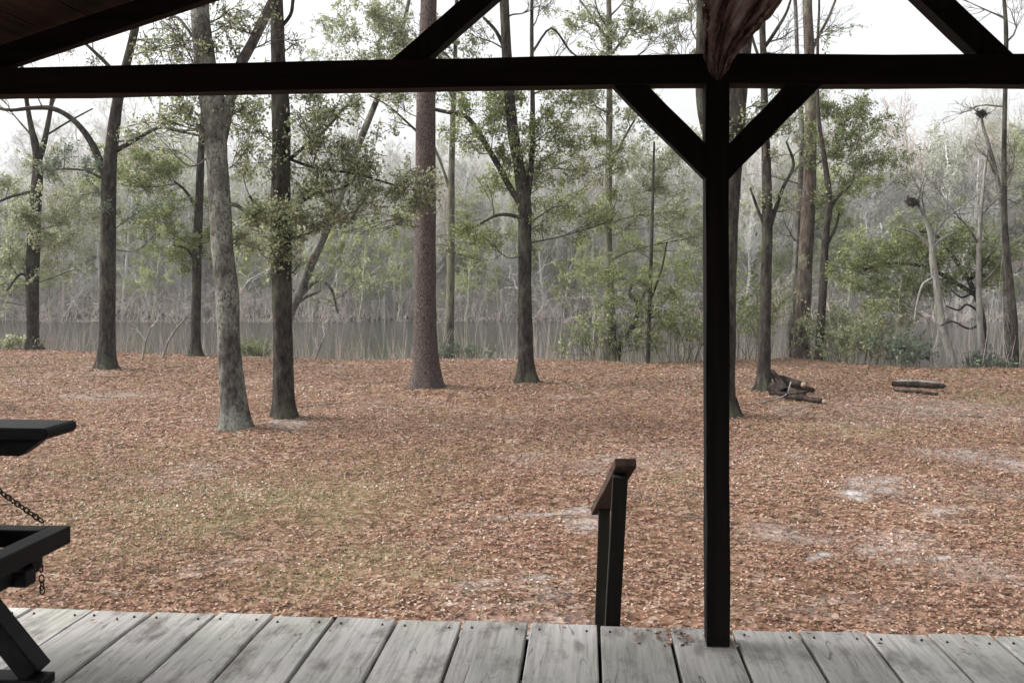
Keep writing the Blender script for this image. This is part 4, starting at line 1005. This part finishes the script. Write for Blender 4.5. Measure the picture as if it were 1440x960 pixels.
# splayed leg and base rail of its stand
lf = sw_l(at(52, 958, 2.96)); lt = lf + Vector((-.30, .02, .352))
lf.z = .036
swp('leg', lf, lt, .07, .075, up=(0, 1, 0))
swp('base_rail', (lf.x + .045, lf.y - .01, .016), (lf.x - .9, lf.y - .01, .016), .08, .03)
swp('leg', (lf.x - .75, lf.y, .045), (lf.x - .45, lf.y + .02, .352), .075, .088, up=(0, 1, 0))
swp('stand_rail', (lf.x - .02, lf.y, .34), (lf.x - .72, lf.y, .34), .06, .05)
# chains
def chain(name, p0, p1, link_len=.028, rw=.0026, parent=sw):
    p0 = np.array(p0); p1 = np.array(p1); L = np.linalg.norm(p1 - p0); d = (p1 - p0) / L; n = int(L / (link_len * .72)); tb = Tubes()
    s = np.cross(d, [0, 1, 0.1]); s /= np.linalg.norm(s); u = np.cross(d, s)
    for k in range(n):
        c = p0 + d * (k + .5) * L / n + np.array([0, 0, -.02 * math.sin(math.pi * (k + .5) / n)]); w = s if k % 2 else u
        a = np.linspace(0, 2 * np.pi, 11); pts = [c + d * math.cos(t) * link_len / 2 + w * math.sin(t) * link_len * .3 for t in a]
        tb.add(pts, [rw] * 11, 5, caps=False)
    link(name, tb.mesh(name), M['iron'], parent)
c1 = sw_l(at(60, 733, 3.16)); c2 = c1 + Vector((-.56, 0, .42))
chain('chain', c1, c2)
c3 = sw_l(at(58, 790, 3.02)); chain('chain', c3, c3 + Vector((.004, 0, -.095)))
chain('chain', c2, c2 + Vector((.0, 0, 1.02)))

# ------------------------------------------------------------------ logs on the ground
def log(tb, p0, p1, r, bend=0):
    p0 = np.array(p0); p1 = np.array(p1); m_ = (p0 + p1) / 2 + np.array([0, 0, bend])
    s = smooth_path([(*p0, r), (*m_, r * 1.05), (*p1, r * .85)], 4); tb.add(s[:, :3], s[:, 3], 10, noise=.06)
    tb.add([p0 - (p1 - p0) * .001, p0 + (p0 - p1) * .002], [r, r * .9], 10)
M['char'] = bark('char', (.010, .008, .007), (.028, .020, .017), (.07, .052, .045), bump=.02)
M['cutwood'] = timber('cutwood', (.20, .155, .11), (.34, .28, .21), axis=1)
def G3(px, py, dz=0):
    Y = depth_of(py); p = at(px, py, Y); p[2] = float(ground_z(p[0], p[1])) + dz; return p
# pile: each log its own thing
specs = [('thick blackened log at the foot of the slim tree', (1084, 557), (1124, 563), .095, .09, .08),
         ('blackened log sloping up onto the pile beside the slim tree', (1104, 562), (1086, 550), .07, .12, .30),
         ('short log with a pale sawn end on top of the pile', (1092, 553), (1127, 558), .060, .22, .20),
         ('long low dark log lying out to the right of the pile with a pale end', (1100, 563), (1156, 570), .050, .07, .05),
         ('dark crooked log at the back of the pile', (1090, 551), (1138, 554), .060, .12, .06),
         ('thin black branch across the front of the pile', (1082, 563), (1132, 566), .028, .10, .16),
         ('thin black branch sticking up at the left of the pile', (1098, 558), (1078, 552), .022, .15, .40)]
for label, A, B, r, za_, zb_ in specs:
    P0 = G3(*A, za_); P1 = G3(*B, zb_); tb = Tubes(); mid = (P0 + P1) / 2
    s = smooth_path([(*P0, r), (*((P0 + P1) / 2 + rng.normal(0, .01, 3)), r), (*P1, r * .9)], 4); tb.add(s[:, :3], s[:, 3], 12, noise=.13)
    e = empty('log', (mid[0], mid[1], min(P0[2], P1[2]) - r), label, 'log', 'logs piled by the slim tree'); off = np.array(e.location)
    link('bark', tb.mesh('log_bark', off), M['char'], e)
    d = (P1 - P0) / np.linalg.norm(P1 - P0); t2 = Tubes(); t2.add([P1 + d * (r * .5), P1 + d * (r * .85 + .012)], [r * .82, r * .8], 12)
    link('sawn_end', t2.mesh('log_end', off), M['cutwood'] if 'pale' in label else M['char'], e)
tb = Tubes(); P0 = G3(1068, 570, .02); P1 = at(1112, 551, depth_of(563)); P1[2] = P0[2] + .28
Pm = at(1104, 556, depth_of(565)); s = smooth_path([(*P0, .012), (*Pm, .014), (*P1, .012)], 4); tb.add(s[:, :3], s[:, 3], 6, noise=.05)
tag(link('stick', tb.mesh('stick'), M['bark_pale']), 'white peeled stick leaning on the front of the log pile', 'stick')
# plank log further right
tb = Tubes(); A = G3(1254, 544, .07); B = G3(1327, 547, .06); s = smooth_path([(*A, .045), (*((A + B) / 2 + np.array([0, 0, .01])), .065), (*B, .05)], 5)
tb.add(s[:, :3], s[:, 3], 12, noise=.10); mid = (A + B) / 2
e = empty('fallen_log', (mid[0], mid[1], mid[2] - .1), 'lone grey topped log lying right of the log pile near the bank', 'log')
link('bark', tb.mesh('fallen_log_bark', np.array(e.location)), M['char'], e)
tb = Tubes(); s2 = s.copy(); s2[:, 2] += .042; s2 = s2[1:-1]; tb.add(s2[:, :3] + np.array([0, .01, 0]), s2[:, 3] * .6, 8, noise=.1)
link('pale_top', tb.mesh('fallen_log_top', np.array(e.location)), M['bark_pale'], e)  # paler strip along the top of the dark log
tb = Tubes(); A = G3(1318, 556, .03); B = G3(1258, 550, .03); s = smooth_path([(*A, .03), (*((A + B) / 2), .035), (*B, .02)], 5); tb.add(s[:, :3], s[:, 3], 8, noise=.1)
tag(link('branch', tb.mesh('branch'), M['bark_dark']), 'dark fallen branch lying in front of the lone grey topped log', 'branch')

# ------------------------------------------------------------------ damp air
hv, hq = box_np((-720, -70, -9), (720, 1520, 90))
m, nt, out = new_mat('haze')
pv = nt.nodes.new('ShaderNodeVolumePrincipled'); pv.inputs['Density'].default_value = .0008; pv.inputs['Color'].default_value = (.93, .95, .97, 1)
nt.links.new(pv.outputs[0], out.inputs['Volume'])
tag(link('haze', mesh_np('haze', hv, [hq]), m), 'thin damp haze', kind='stuff')

# ------------------------------------------------------------------ sky, sun, camera
w = bpy.data.worlds.new('World'); sc.world = w; w.use_nodes = True
nt = w.node_tree; nt.nodes.clear()
sky = nt.nodes.new('ShaderNodeTexSky'); sky.sky_type = 'NISHITA'; sky.sun_disc = False
sky.sun_elevation = R(40); sky.sun_rotation = R(268); sky.dust_density = 6; sky.air_density = 1.5
bw = nt.nodes.new('ShaderNodeHueSaturation'); bw.inputs['Saturation'].default_value = .12
bg = nt.nodes.new('ShaderNodeBackground'); bg.inputs[1].default_value = .15
ow = nt.nodes.new('ShaderNodeOutputWorld')
nt.links.new(sky.outputs[0], bw.inputs['Color']); nt.links.new(bw.outputs[0], bg.inputs[0]); nt.links.new(bg.outputs[0], ow.inputs[0])
sun = bpy.data.lights.new('sun', 'SUN'); sun.energy = 1.0; sun.angle = R(25); sun.color = (1, .97, .93)
so = bpy.data.objects.new('sun', sun); COL.objects.link(so)
az = R(268); el = R(40)   # direction towards the sun: rotation measured from +Y clockwise
dv = Vector((math.sin(az) * math.cos(el), math.cos(az) * math.cos(el), math.sin(el)))
so.rotation_euler = dv.to_track_quat('Z', 'Y').to_euler()

cam = bpy.data.cameras.new('camera'); co = bpy.data.objects.new('camera', cam); COL.objects.link(co)
co.location = (0, 0, CZ); co.rotation_euler = (R(90), 0, 0)
cam.sensor_width = 36; cam.lens = F / 1440 * 36; cam.shift_y = -(480 - HY) / 1440; cam.clip_end = 3000; cam.clip_start = .05
sc.camera = co
sc.view_settings.view_transform = 'Standard'; sc.view_settings.look = 'None'; sc.view_settings.gamma = 1
sc.view_settings.exposure = 1.25
sc.cycles.use_denoising = True
sc.cycles.max_bounces = 6; sc.cycles.diffuse_bounces = 3; sc.cycles.transmission_bounces = 3
